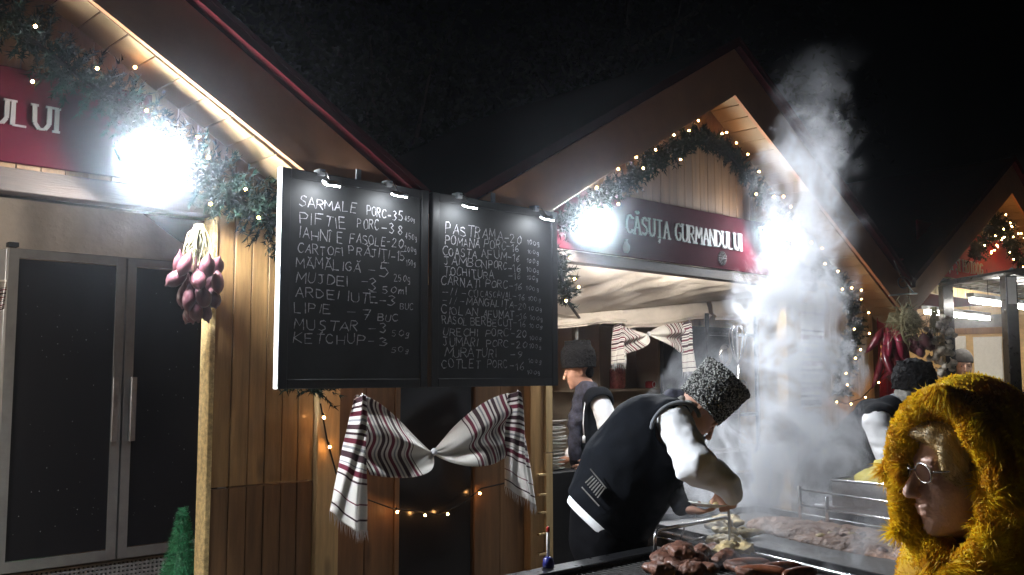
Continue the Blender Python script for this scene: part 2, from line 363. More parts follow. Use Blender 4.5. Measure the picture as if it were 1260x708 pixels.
# ------------------------------------------------------------------ ground, trees behind
g = MB().box(-60, 60, -50, 70, -.3, 0).build('ground', M['ground']); tag(g, 'dark wet paving of the market square', kind='structure')
def tree(label, x, y, h, r, seed):
    t = thing('tree', label, 'tree', (x, y, 0), 0, 'dark trees behind the stalls'); rs = np.random.default_rng(seed)
    tr = MB(); pts = [(0, 0, 0), (.08, .05, h*.3), (-.05, .1, h*.55), (0, 0, h*.85)]; tr.tube(pts, [.2, .16, .11, .03], 9)
    for k in range(11):
        a = rs.uniform(0, 6.28); z = rs.uniform(.28, .75)*h; q = Vector((math.cos(a), math.sin(a), .6))
        tr.tube([(0, 0, z), tuple(q*r*.45+Vector((0, 0, z))), tuple(Vector((q.x*.9, q.y*.9, .9))*r*.8+Vector((0, 0, z)))], [.07, .04, .012], 6)
    tr.build('trunk', M['bark'], t, smooth=True)
    lf = MB(); cl = [(rs.normal(0, .5, 3)*np.array([r, r, h*.24])+np.array([0, 0, h*.66]), rs.uniform(.25, .6)*r) for _ in range(42)]
    for c, cr in cl:
        for _ in range(190):
            p = c+rs.normal(0, .42, 3)*cr; a, b = rs.normal(0, 1, 3), rs.normal(0, 1, 3)
            a *= .07/np.linalg.norm(a); b *= .045/np.linalg.norm(b)
            lf.add([p-a, p+b, p+a, p-b], [(0, 1, 2, 3)])
    c = lf.build('crown', M['leaf'], t); c['kind'] = 'stuff'
tree('dark leafy tree in the gap between the left and middle stall roofs', -2.0, 14.5, 8.6, 2.6, 1)
tree('dark tree crown rising straight behind the left stall roof', -6.0, 12.5, 9.2, 2.8, 2)
tree('dark tree behind the left slope of the middle stall roof', 2.2, 17.5, 10.5, 3.0, 3)

# ------------------------------------------------------------------ lettering: one stroke font, for chalk and for sign lettering
A_ = {
'A': [[(0,0),(.3,1),(.6,0)],[(.12,.36),(.48,.36)]], 'B': [[(0,0),(0,1),(.4,1),(.52,.78),(.38,.54),(0,.54)],[(.38,.54),(.58,.3),(.42,0),(0,0)]],
'C': [[(.56,.86),(.38,1),(.16,.95),(0,.62),(.02,.3),(.2,.02),(.42,.02),(.57,.18)]], 'D': [[(0,0),(0,1),(.32,.96),(.56,.66),(.54,.3),(.32,.03),(0,0)]],
'E': [[(.5,1),(0,1),(0,0),(.52,0)],[(0,.53),(.4,.53)]], 'F': [[(.52,1),(0,1),(0,0)],[(0,.53),(.4,.53)]],
'G': [[(.56,.86),(.38,1),(.16,.95),(0,.62),(.02,.3),(.2,.02),(.42,.02),(.57,.2),(.57,.46),(.34,.46)]], 'H': [[(0,0),(0,1)],[(.54,0),(.54,1)],[(0,.5),(.54,.5)]],
'I': [[(.06,0),(.06,1)]], 'J': [[(.1,1),(.5,1)],[(.34,1),(.34,.2),(.2,0),(.02,.12)]], 'K': [[(0,0),(0,1)],[(.5,1),(0,.45),(.54,0)]],
'L': [[(0,1),(0,0),(.48,0)]], 'M': [[(0,0),(.05,1),(.34,.35),(.63,1),(.68,0)]], 'N': [[(0,0),(0,1),(.54,0),(.54,1)]],
'O': [[(.28,1),(.06,.82),(0,.46),(.1,.1),(.3,0),(.52,.14),(.58,.52),(.48,.88),(.28,1)]], 'P': [[(0,0),(0,1),(.36,1),(.54,.8),(.46,.52),(0,.46)]],
'R': [[(0,0),(0,1),(.36,1),(.52,.8),(.42,.54),(0,.5)],[(.22,.5),(.56,0)]], 'S': [[(.5,.86),(.32,1),(.08,.9),(.06,.66),(.46,.42),(.5,.16),(.28,0),(0,.12)]],
'T': [[(0,1),(.58,1)],[(.29,1),(.29,0)]], 'U': [[(0,1),(.02,.25),(.18,0),(.4,.02),(.54,.25),(.54,1)]], 'V': [[(0,1),(.28,0),(.56,1)]],
'Ă': None, 'Â': None, 'Ț': None, 'Ș': None, 'Î': None,
'0': [[(.25,1),(.03,.7),(.03,.28),(.24,0),(.46,.3),(.46,.72),(.25,1)]], '1': [[(.02,.74),(.22,1),(.22,0)]],
'2': [[(.02,.8),(.18,1),(.4,.92),(.44,.7),(0,0),(.5,.02)]], '3': [[(.02,.9),(.24,1),(.44,.8),(.2,.54),(.46,.3),(.26,0),(0,.1)]],
'4': [[(.34,0),(.34,1),(0,.34),(.48,.34)]], '5': [[(.46,1),(.08,1),(.04,.56),(.3,.6),(.46,.32),(.28,0),(0,.08)]],
'6': [[(.36,1),(.08,.6),(.03,.22),(.22,0),(.42,.2),(.34,.46),(.06,.36)]], '7': [[(0,1),(.46,1),(.16,0)],[(.1,.5),(.4,.52)]],
'8': [[(.24,1),(.05,.78),(.42,.28),(.24,0),(.04,.24),(.4,.76),(.24,1)]], '9': [[(.4,.62),(.2,.5),(.03,.74),(.2,1),(.4,.84),(.4,.4),(.2,0)]],
'-': [[(.02,.46),(.42,.48)]], '/': [[(0,0),(.16,1)]], 'g': [[(.36,.55),(.14,.6),(.03,.3),(.16,.06),(.35,.18),(.37,.58),(.34,-.3),(.06,-.32)]],
'm': [[(0,0),(.02,.58)],[(.02,.45),(.2,.6),(.24,0)],[(.24,.42),(.42,.6),(.46,0)]], 'l': [[(.04,1),(.05,0)]]}
BREVE = [[(.16,1.28),(.24,1.16),(.38,1.16),(.46,1.3)]]; CIRC = [[(.14,1.12),(.3,1.32),(.46,1.12)]]; COMMA = [[(.3,-.1),(.32,-.2),(.22,-.32)]]
A_['Ă'] = A_['A']+BREVE; A_['Â'] = A_['A']+CIRC; A_['Ț'] = A_['T']+COMMA; A_['Ș'] = A_['S']+COMMA; A_['Î'] = A_['I']+[[(-.12,1.12),(.06,1.3),(.24,1.12)]]
WD = {'I': .14, 'M': .7, '1': .26, '/': .2, 'l': .12, '-': .44, ' ': .34, 'm': .48, 'g': .4}
def text_w(s): return sum(WD.get(c, .58)+.17 for c in s)-.17
def chalk_line(mb, s, x0, x1, zc, h, y, w=.0042, rs=random):
    tw = text_w(s); k = (x1-x0)/tw; x = x0
    for c in s:
        if c != ' ':
            dz = rs.uniform(-.09, .09)*h; sh = rs.uniform(-.08, .14); sx = rs.uniform(.85, 1.12); sz = rs.uniform(.86, 1.12)
            for st in A_[c]:
                pts = [(x+(a*sx+sh*b)*k+rs.uniform(-.028, .028)*k, zc-h/2+b*h*sz+dz+rs.uniform(-.028, .028)*h) for a, b in st]
                for (ax, az), (bx, bz) in zip(pts, pts[1:]):
                    n = max(1, int(math.hypot(bx-ax, bz-az)/.012))
                    for q in range(n):                     # broken chalk: each dab its own little quad, width uneven
                        t0, t1 = q/n, (q+1)/n+.04; p = (ax+(bx-ax)*t0, az+(bz-az)*t0); r = (ax+(bx-ax)*t1, az+(bz-az)*t1)
                        d = math.hypot(r[0]-p[0], r[1]-p[1]) or 1; ww = w*rs.uniform(.3, 1.15)*.5; nx, nz = -(r[1]-p[1])/d*ww, (r[0]-p[0])/d*ww
                        mb.add([(p[0]+nx, y, p[1]+nz), (p[0]-nx, y, p[1]-nz), (r[0]-nx, y, r[1]-nz), (r[0]+nx, y, r[1]+nz)], [(0, 1, 2, 3)])
        x += (WD.get(c, .58)+.17)*k
def sign_word(name, s, x0, x1, z0, h, y, m, parent):
    mb = MB(); tw = text_w(s); k = (x1-x0)/tw; x = x0; t = .008; q = 0
    def bar(ax, az, bx, bz, w):
        nonlocal q
        q += 1; yy = y-(q % 5)*.0005
        d = math.hypot(bx-ax, bz-az) or 1e-6; nx, nz = -(bz-az)/d*w/2, (bx-ax)/d*w/2
        mb.slab([(ax+nx, yy, az+nz), (bx+nx, yy, bz+nz), (bx-nx, yy, bz-nz), (ax-nx, yy, az-nz)], (0, -1, 0), t)
    for c in s:
        if c != ' ':
            for st in A_[c]:
                P = [(x+a*k, z0+b*h) for a, b in st]
                for i, ((ax, az), (bx, bz)) in enumerate(zip(P, P[1:])):
                    vert = abs(bz-az)/(math.hypot(bx-ax, bz-az) or 1)
                    bar(ax, az, bx, bz, h*(.08+.10*vert))
                if st in (BREVE[0], CIRC[0], COMMA[0]): continue
                for (ax, az), (bx, bz) in ((P[0], P[1]), (P[-1], P[-2])):     # little serifs at free vertical ends
                    if abs(bz-az) > .6*abs(bx-ax) and (P[0] != P[-1]): bar(ax-h*.15, az, ax+h*.15, az, h*.09)
        x += (WD.get(c, .58)+.17)*k
    o = mb.build(name, m, parent); o['kind'] = 'stuff'; return o

# ------------------------------------------------------------------ bulbs, garlands, big lamps
bulb_me = None
def bulb(parent, p):
    global bulb_me
    if bulb_me is None:
        bm = bmesh.new(); bmesh.ops.create_icosphere(bm, subdivisions=1, radius=.0075); bulb_me = bpy.data.meshes.new('bulb'); bm.to_mesh(bulb_me); bm.free()
        bulb_me.materials.append(M['warm'])
    return link('bulb', bulb_me, parent, tuple(p))
def path_at(P, s):
    for a, b in zip(P, P[1:]):
        L = (b-a).length
        if s <= L: return a+(b-a)*(s/L), (b-a).normalized()
        s -= L
    return P[-1].copy(), (P[-1]-P[-2]).normalized()
def garland(label, pts, rad, nb, dens=75, seed=1, front=.75, back=-.05, bulbs=True, mat_='needle'):
    """fir garland along pts (local u,v,z in the market frame); bulbs sit in its surface and on the wall beside it"""
    rs = np.random.default_rng(seed); base = F(*pts[0]); t = thing('fir_garland', label, 'garland', tuple(base), TH, 'lit fir garlands on the stalls')
    P = [Vector(p)-Vector(pts[0]) for p in pts]; L = sum((b-a).length for a, b in zip(P, P[1:]))
    MB().tube(P, .012, 5).build('core', M['wire'], t)
    nb_ = MB()
    for k in range(int(L*dens*1.8)):
        c, d = path_at(P, rs.uniform(0, L)); r = Vector(rs.normal(0, 1, 3)); r = (r-d*r.dot(d)*.7); r.normalize()
        if r.y > 0: r.y *= .25
        tip = c+r*rad*rs.uniform(.35, 1.1); 
        for q in range(28):
            s = c.lerp(tip, rs.uniform(.15, 1)); n = Vector(rs.normal(0, 1, 3)); n = (n+r*1.1).normalized()*rs.uniform(.022, .045)
            w = n.cross(Vector(rs.normal(0, 1, 3))).normalized()*.0045
            nb_.add([s-w, s+w, s+n], [(0, 1, 2)])
    nd = nb_.build('needles', M[mat_], t); nd['kind'] = 'stuff'
    for k in range(nb):
        c, d = path_at(P, L*(k+rs.uniform(.15, .85))/nb); side = d.cross(Vector((0, 1, 0)))
        off = rs.uniform(-1.05, 1.05); c = c+side*rad*off+Vector((0, -rad*math.sqrt(max(.05, 1-min(1, off*off)))*.95-.012, 0))
        bulb(t, c)
    return t
def flood(label, p, arm_from, aim=0, m='flood'):
    t = thing('flood_lamp', label, 'lamp', tuple(p), TH, 'round white flood lamps')
    T = Matrix.Rotation(R(-aim), 3, 'Z') @ Matrix.Rotation(R(22), 3, 'X') @ Matrix.Rotation(R(90), 3, 'X')     # dome looks out and down
    MB().lathe([(.103, 0)]+[(.100*math.cos(q), .08*math.sin(q)) for q in np.linspace(.05, 1.5, 9)], 24, (0, -.01, 0), T).build('lamp_dome', M[m], t, smooth=True)
    MB().lathe([(.03, -.085), (.08, -.075), (.113, -.02), (.117, .012), (.109, .013), (.105, -.002)], 24, (0, -.01, 0), T).build('housing', M['steelframe'], t, smooth=True)
    MB().tube([(-.13, .0, 0), (-.13, .06, .05), (0, .09, .08), (.13, .06, .05), (.13, 0, 0)], .006, 6).build('yoke', M['steelframe'], t)
    a = Vector(arm_from)
    MB().tube([(0, .09, .08), tuple(a*.5+Vector((0, .05, .12))), tuple(a)], .008, 7).build('arm', M['steelframe'], t, smooth=True)
    return t

# ------------------------------------------------------------------ the three stalls
SL = .58; PK = 4.11; HALF = 2.83; VB = .05; WV = .35
def gz(d): return PK-.36-.02-SL*abs(d)        # underside line of the bargeboard at distance d from the ridge
def stall(u0, label, sides=(-1, 1), roof_cat='stall', gable=True):
    t = thing('market_stall', label, 'market stall', tuple(F(u0, 0, 0)), TH, 'wooden market stalls in a row')
    return t
def roof_parts(t, lo=-1, hi=1, depth=3.0, plankslopes=(-1, 1), nsoff=24, gable_m='plank', gable_rng=(-2.4, 2.4)):
    for s in (-1, 1):
        x1 = s*HALF; z1 = PK-SL*HALF
        poly = [(0, PK), (x1, z1), (x1, z1-.30), (0, PK-.36)] if s > 0 else [(0, PK), (0, PK-.36), (x1, z1-.30), (x1, z1)]
        MB().prism(poly, VB, VB+.028).build('bargeboard', M['barge'], t)
        rs_ = [(0, PK+.012), (x1*1.02, z1-.004), (x1*1.02, z1+.036), (0, PK+.055)]
        MB().prism(rs_, VB-.05, depth+.1).build('roof_slope', M['roof'], t)
        MB().prism([(0, PK+.056), (x1*1.02, z1+.037), (x1*1.02, z1+.062), (0, PK+.083)], VB-.055, VB-.02).build('roof_edge_trim', M['roof'], t)
        if s in plankslopes:                                   # boards under the overhang, running front to back
            ln = HALF*math.sqrt(1+SL*SL); w = ln/nsoff; a = math.atan(SL)
            me = MB().box(.0015, w-.0035, 0, WV-VB-.03, -.016, 0).mesh('soffit_board', M['soffit'], bevel=.002)
            for k in range(nsoff):
                d = k*w*math.cos(a)
                if s > 0: link('soffit_board', me, t, (d, VB+.03, PK-.322-SL*d+random.uniform(-.0015, .0015)), (0, a, 0))
                else: link('soffit_board', me, t, (-(d+w*math.cos(a)), VB+.03, PK-.322-SL*(d+w*math.cos(a))), (0, -a, 0))
    w = .098; d = gable_rng[0]; zb = 2.5
    while d < gable_rng[1]-.01:
        e = min(d+w-.005, gable_rng[1]); za, zc = PK-.33-SL*abs(d), PK-.33-SL*abs(e)
        poly = [(d, zb), (e, zb), (e, zc), (d, za)]
        if d < 0 < e: poly = [(d, zb), (e, zb), (e, zc), (0, PK-.33), (d, za)]
        if min(za, zc) > zb: MB().prism(poly, WV+random.uniform(0, .002), WV+.022).build('gable_board', M[gable_m], t)
        d += w
    MB().prism([(gable_rng[0], 2.5), (gable_rng[1], 2.5), (gable_rng[1], max(2.51, PK-.35-SL*gable_rng[1])), (0, PK-.35), (gable_rng[0], max(2.51, PK-.35-SL*abs(gable_rng[0])))], WV+.023, WV+.05).build('gable_backing', M['plank_dark'], t)
def vplanks(t, x0, x1, z0, z1, y, m, w=.095, name='wall_plank'):
    n = max(1, round((x1-x0)/w)); ww = (x1-x0)/n
    pieces(name, m, t, [(x0+k*ww+.0025, x0+(k+1)*ww-.0025, z0, z1) for k in range(n)], y, y+.022)
    MB().box(x0+.003, x1-.003, y+.0265, y+.05, z0+.003, z1-.003).build('wall_backing', M['plank_dark'], t)

# --- left stall (ridge at u=-1.88)
UL = -1.88; k1 = stall(UL, 'wooden market stall on the left holding the two-door fridge, its ridge out of view')
roof_parts(k1, gable_m='plank_dark')  # dim light on the gable is put into the darker pine
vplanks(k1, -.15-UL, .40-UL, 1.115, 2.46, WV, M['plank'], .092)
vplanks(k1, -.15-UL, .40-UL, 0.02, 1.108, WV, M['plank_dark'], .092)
MB().box(.403-UL, .537-UL, WV-.03, WV+.06, .01, 2.46).build('corner_post', M['pale'], k1, bevel=.004)
vplanks(k1, .54-UL, .92-UL, .02, 2.46, WV+.02, M['plank_dark'], .19)  # shade of the chalkboards is put into the darker pine here
MB().box(-.178-UL, -.152-UL, WV-.012, WV+.09, .01, 2.46).build('board_edge', M['osb'], k1, bevel=.003)
MB().box(.92-UL, .95-UL, WV+.01, 2.9, .01, 2.46).build('side_wall', M['plank_dark'], k1)
MB().box(-3.95-UL, -.155-UL, WV-.02, WV+.08, 2.40, 2.50).build('lintel', M['lintel'], k1, bevel=.004)
MB().box(-3.95-UL, -3.85-UL, WV-.02, 2.9, .01, 2.398).build('side_wall', M['plank'], k1)
def soft(fn, nu, nv, name, m, parent):
    return MB().grid(fn, nu, nv).build(name, m, parent, smooth=True)
def wave(a, b, s=0): return math.sin(a*3.1+s)*math.sin(b*2.3+s*1.7)*.5+math.sin(a*7.3+b*4.1+s)*.25
soft(lambda a, b: (-3.84-UL+4.7*a, .44+2.4*b, 2.41+.52*b**.8+.04*wave(a*5, b*3)*b-.02), 60, 30, 'canvas_ceiling', M['canvas'], k1)
soft(lambda a, b: (-3.84-UL+4.7*a, 2.82-.03*wave(a*9, b)-.03*abs(math.sin(a*19))**8, 2.95*b+.01), 90, 20, 'canvas_back_wall', M['canvas'], k1)
MB().box(-3.83-UL, .91-UL, .5, 2.88, -.02, .12).build('stall_floor', M['plank_dark'], k1)
MB().box(-3.85-UL, .94-UL, 2.9, 2.93, .02, 2.95).build('back_wall', M['plank_dark'], k1)

# --- middle stall (ridge at u=3.82)
UM = 3.82; k2 = stall(UM, 'middle wooden market stall with open kitchen behind the smoke, gable over a burgundy sign')
roof_parts(k2, gable_m='plank_dark')  # darker pine again holds the dimness of the gable
vplanks(k2, 1.50-UM, 1.91-UM, .02, 2.46, WV+.02, M['plank_dark'], .205)
MB().box(1.913-UM, 2.03-UM, WV-.03, WV+.06, .01, 2.46).build('corner_post', M['plank'], k2, bevel=.004)
MB().box(2.033-UM, 2.095-UM, WV-.045, WV+.05, 1.16, 2.46).build('post_strip', M['pale'], k2, bevel=.003)
MB().box(2.033-UM, 2.095-UM, WV-.045, WV+.05, .01, 1.155).build('post_strip', M['pale'], k2, bevel=.003)
for z in (.40, .54, .66, .79, .90, 1.02): MB().box(1.965-UM, 2.03-UM, WV-.052, WV-.031, z, z+.012).build('board_end', M['pale'], k2)
MB().box(1.50-UM, 1.53-UM, WV+.05, 2.9, .01, 2.46).build('side_wall', M['plank_dark'], k2)
MB().box(2.1-UM, 5.48-UM, WV-.02, WV+.08, 2.38, 2.455).build('lintel', M['lintel'], k2, bevel=.004)
MB().box(4.92-UM, 5.02-UM, WV-.03, WV+.07, .01, 2.378).build('door_post', M['pale'], k2, bevel=.004)
vplanks(k2, 5.025-UM, 5.50-UM, .02, 2.375, WV+.01, M['pale'], .095)
vplanks(k2, 5.503-UM, 6.52-UM, .02, 2.455, WV, M['pale'], .1)
MB().box(6.49-UM, 6.52-UM, WV+.052, 2.9, .01, 2.45).build('side_wall', M['pale'], k2)
MB().box(1.5-UM, 6.5-UM, 2.9, 2.93, .02, 2.45).build('back_wall', M['plank_dark'], k2)
MB().box(2.1-UM, 6.48-UM, .5, 2.88, -.02, .10).build('stall_floor', M['plank_dark'], k2)
def ceil2(a, b):
    u = 2.1+4.3*a; vb = 1.32; zb = 2.12+.30*min(1, max(0, (u-3.3)/2.8)); z = 2.50*(1-b**1.6)+zb*b**1.6
    return (u-UM, .44+(vb-.44)*b, z-.035*math.sin(b*math.pi)+.03*wave(a*11, b*5)*math.sin(b*math.pi)+.012*math.sin(a*60+b*9)*math.sin(b*math.pi))
soft(ceil2, 110, 26, 'canvas_ceiling', M['canvas'], k2)
for k, (ua, ub, za, zb_, dz) in enumerate(((2.3, 3.98, 1.96, 2.07, 0), (3.985, 5.24, 2.02, 2.17, -.02), (5.245, 6.4, 2.14, 2.28, .03))):
    def val(a, b, ua=ua, ub=ub, za=za, zb_=zb_, dz=dz, k=k):
        u = ua+(ub-ua)*a; zt = 2.12+.30*min(1, max(0, (u-3.3)/2.8)); zl = za+(zb_-za)*a
        return (u-UM, 1.33-.05*b-dz+.018*wave(a*6, b*3, k)*b+.012*math.sin(a*25+k)*b-.03*math.exp(-((b-.8)/.08)**2), zt*(1-b)+zl*b+.012*math.sin(a*9+k)*b)
    soft(val, 50, 16, 'canvas_valance', M['canvas2'], k2)
soft(lambda a, b: (2.3-UM+1.16*a, 1.9+.02*math.sin(a*14+b*2)+.02*wave(a*3, b*6), .1+2.0*b), 30, 24, 'canvas_side_curtain', M['canvas'], k2)
MB().tube([F2 for F2 in ((2.1-UM, .5, 2.45), (3.44-UM, 1.32, 2.1))], .012, 7).build('tent_pole', M['black'], k2)
MB().tube([(3.45-UM, 1.36, .1), (3.45-UM, 1.36, 2.1)], .014, 7).build('tent_pole', M['grey'], k2)
soft(lambda a, b: (2.2-UM+4.2*a, 2.8+.012*wave(a*9, b*3), .1+2.28*b), 60, 16, 'canvas_back_wall', M['canvas'], k2)

# --- right stall (ridge at u=9.5)
UR = 9.5; k3 = stall(UR, 'right wooden market stall with lit tube lamps and a red sausage and hotdog sign')
roof_parts(k3, gable_m='pale')
MB().box(7.1-UR, 12.1-UR, 2.9, 2.94, .02, 2.9).build('back_wall', M['ply'], k3)
vplanks(k3, 6.98-UR, 7.30-UR, .02, 2.45, WV, M['pale'], .1)
MB().box(7.0-UR, 7.04-UR, WV+.05, 2.9, .01, 2.75).build('side_wall', M['pale'], k3)
MB().box(12.1-UR, 12.14-UR, WV, 2.9, .01, 2.75).build('side_wall', M['ply'], k3)
MB().box(7.3-UR, 12.1-UR, WV-.02, WV+.06, 2.60, 2.68).build('lintel', M['steelframe'], k3)
for a in range(6): MB().box(7.4-UR+a*.78, 8.17-UR+a*.78, 2.86, 2.897, 2.02, 2.6).build('plywood_sheet', M['ply'], k3)
MB().box(7.3-UR, 12.0-UR, .4, 2.85, 2.86, 2.9).build('stall_ceiling', M['grey'], k3)
MB().box(7.3-UR, 12.05-UR, WV, WV+.05, .02, 1.1).build('counter_front', M['plank_dark'], k3)
MB().box(7.3-UR, 12.05-UR, WV-.12, WV+.28, 1.11, 1.15).build('counter_top', M['pale'], k3, bevel=.004)

# the black panel closing the gap between the left and the middle stall
tag(MB().box(0, .548, 0, .05, .02, 2.44).build('gap_panel', M['blackpanel'], None, bevel=.004, loc=F(.936, WV+.03), rot=(0, 0, TH)), 'glossy black panel closing the gap between left and middle stall', 'panel')

# ------------------------------------------------------------------ signs
s = thing('stall_sign', 'long burgundy name sign in cream letters over the middle kitchen', 'sign', tuple(F(2.14, WV-.03, 2.46)))
MB().box(0, 3.30, 0, .022, 0, .43).build('sign_board', M['sign'], s, bevel=.003)
sign_word('lettering', 'CĂSUȚA GURMANDULUI', .70, 2.12, .17, .125, -.003, M['letters'], s)
em = MB()
em.lathe([(.02, -.05), (.032, -.03), (.034, 0), (.02, .02), (.014, .035), (.022, .045)], 12, (.70, .004, .075)); em.build('jug_emblem', M['letters'], s, smooth=True)
em = MB()
for k in range(8):
    a = k*math.pi/4; c = Vector((1.86, -.004, .085))
    em.tube([c, c+Vector((math.cos(a)*.055, 0, math.sin(a)*.055))], [.006, .004], 5)
    for q in (-.5, .5): em.tube([c+Vector((math.cos(a)*.033, 0, math.sin(a)*.033)), c+Vector((math.cos(a+q)*.055, 0, math.sin(a+q)*.055))], .0035, 5)
em.build('flower_emblem', M['letters'], s)
s = thing('stall_sign', 'burgundy name sign at the left edge behind the fir garland, ending in ULUI', 'sign', tuple(F(-3.6, WV-.03, 2.52)))
MB().box(0, 3.1, 0, .022, 0, .40).build('sign_board', M['sign'], s, bevel=.003)
sign_word('lettering', 'CĂSUȚA GURMANDULUI', 1.30, 2.70, .155, .10, -.003, M['letters'], s)
s = thing('stall_sign', 'red sausage and hotdog sign on the right stall', 'sign', tuple(F(7.55, WV-.03, 2.70)))
MB().box(0, 3.6, 0, .022, 0, .55).build('sign_board', M['sign_red'], s, bevel=.003)
sign_word('lettering', 'CÂRNAȚI ȘI HOTDOG', .22, 1.66, .085, .13, -.003, M['letters2'], s)

# ------------------------------------------------------------------ flood lamps and garlands
LV = .19
flood('blazing white flood lamp over the fridge under the left stall roof', F(-.54, LV-.03, 2.56), (0, .12, .05), 5, 'flood1').scale = (1.15,)*3
flood('white flood lamp at the left end of the middle sign', F(2.36, LV, 2.61), (.1, .13, .06), 25)
flood('white flood lamp glaring through the smoke at the right end of the middle sign', F(4.53, LV, 2.77), (.1, .13, .0), 25, 'flood3')
for (u_, v_, lab_) in ((-1.9, 1.1, 'added white work lamp inside the left stall under its canvas ceiling, out of view'), (1.95, .9, 'added white work lamp inside the middle stall hidden behind the right chalkboard')):  # unseen work lamps added to brighten the stall interiors
    t = thing('added_work_lamp', lab_, 'lamp', tuple(F(u_, v_, 2.20 if u_ < 0 else 2.13)), TH, 'added work lamps inside the stalls')
    MB().lathe([(.02, -.03), (.055, -.02), (.06, 0), (.055, .015), (.02, .02)], 16).build('lamp_globe', M['work1' if u_ < 0 else 'work'], t, smooth=True)
    MB().tube([(0, 0, .021), (0, 0, .22)], .006, 6).build('cord', M['wire'], t)
t = thing('tube_lamp', 'unseen long tube lamp added behind the beam under the middle sign, lighting the kitchen canvas', 'lamp', tuple(F(2.6, .475, 2.425)))
MB().tube([(0, 0, 0), (2.2, 0, 0)], .016, 10).build('tube', M['added_tube'], t, smooth=True); MB().box(-.02, 2.22, -.02, .02, .018, .04).build('housing', M['grey'], t)  # unseen tube, added to light the valance and shelves
garland('wide fir garland with warm bulbs along the left stall gable and down its post', [(-1.9, .24, 3.46), (-1.3, .24, 3.17), (-.75, .24, 2.86), (-.38, .24, 2.64), (-.05, .24, 2.45), (.26, .24, 2.30), (.32, .22, 2.1), (.31, .24, 1.56)], .17, 26, 190, 1)
garland('fir garland with warm bulbs peaked over the middle sign', [(2.1, .24, 2.58), (2.63, .26, 2.89), (3.2, .26, 3.22), (3.66, .26, 3.45), (3.95, .26, 3.40), (4.6, .26, 3.05), (5.1, .26, 2.75), (5.5, .26, 2.5)], .115, 26, 150, 2)
garland('frosted fir garland hanging down the right wall of the middle stall', [(5.5, .22, 2.5), (5.85, .22, 2.3), (5.92, .22, 2.07), (5.75, .22, 1.87), (5.66, .22, 1.7), (5.60, .22, 1.47)], .13, 11, 190, 3)
garland('fir garland with warm bulbs peaked over the red hotdog sign', [(8.6, .2, 2.95), (9.05, .2, 3.22), (9.4, .2, 3.42), (9.75, .2, 3.2), (10.3, .2, 2.85)], .17, 30, 150, 4)
garland('short fir garland end hanging below the left end of the middle sign', [(2.0, .22, 2.42), (2.07, .2, 2.3), (2.1, .2, 2.1)], .1, 6, 130, 6)

def lights(label, pts, bulbs):
    t = thing('string_lights', label, 'string lights', tuple(F(*pts[0])), TH, 'strings of warm bulbs')
    o = Vector(pts[0]); P = [Vector(p)-o for p in pts]
    MB().tube(P, .0045, 5).build('wire', M['wire'], t)
    for k in bulbs:
        c, d = path_at(P, k); c = c+Vector((0, -.014, -.01))
        MB().tube([c+Vector((0, .012, .016)), c+Vector((0, 0, .006))], .006, 5).build('bulb_socket', M['wire'], t); bulb(t, c-Vector((0, .0, .004)))
    return t
lights('bulb string drooping past the pale post and across the black panel', [(.38, .26, 1.50), (.44, .29, 1.32), (.50, .29, 1.14), (.60, .30, 1.02), (.68, .30, 1.0), (.86, .30, .93), (1.02, .32, .90), (1.2, .33, .86), (1.36, .33, .90), (1.52, .33, .98), (1.75, .33, 1.0)], (.06, .22, .62, .84, 1.05, 1.22, 1.48))
lights('bulb string sagging from the hanging fir garland to the pepper bunch', [(5.62, .29, 1.42), (5.85, .3, 1.38), (6.1, .28, 1.42), (6.3, .27, 1.52), (6.45, .2, 1.68)], (.03, .3, .55, .8))

def onv(px, py, v):                         # (u, z) where the sight line through a photo point meets the plane v
    a = pt(px, py, 1.0); r = a-Vector((0, 0, EYE)); n = Vector((-ST, CT, 0))
    t = (v+n.dot(Vector((BX, BY, 0))))/n.dot(r); P = r*t
    return ((P.x-BX)*CT+(P.y-BY)*ST, P.z+EYE)
# ------------------------------------------------------------------ chalkboards
LB = [(95,268,128,31,'SARMALE'),(298,355,149,28,'PORC'),(360,408,160,30,'-35'),(412,442,170,15,'450g'),
 (97,240,175,34,'PIFTIE'),(270,335,187,31,'PORC'),(343,412,200,34,'-38'),(414,448,222,20,'450g'),
 (95,228,219,34,'IAHNÎE'),(247,355,232,31,'FASOLE'),(358,408,242,30,'-20'),(411,446,261,17,'200g'),
 (90,228,263,30,'CARTOFI'),(245,366,270,29,'PRĂJIȚI'),(370,414,282,30,'-15'),(416,444,302,18,'150g'),
 (85,278,307,32,'MĂMĂLIGĂ'),(298,320,322,20,'-'),(335,366,328,42,'5'),(380,428,348,22,'250g'),
 (85,243,350,31,'MUJDEI'),(282,302,357,20,'-'),(303,332,368,42,'3'),(344,418,384,24,'50ml'),
 (83,215,394,31,'ARDEI'),(240,330,405,32,'IUTE'),(336,384,414,32,'-3'),(398,438,433,20,'BUC'),
 (80,190,439,33,'LIPIE'),(240,262,448,20,'-'),(285,312,453,36,'7'),(331,390,466,24,'BUC'),
 (80,271,490,31,'MUȘTAR'),(298,322,497,20,'-'),(338,360,499,30,'3'),(373,425,514,18,'50g'),
 (78,292,530,33,'KETCHUP'),(303,325,537,20,'-'),(336,362,539,28,'3'),(372,424,562,18,'50g')]
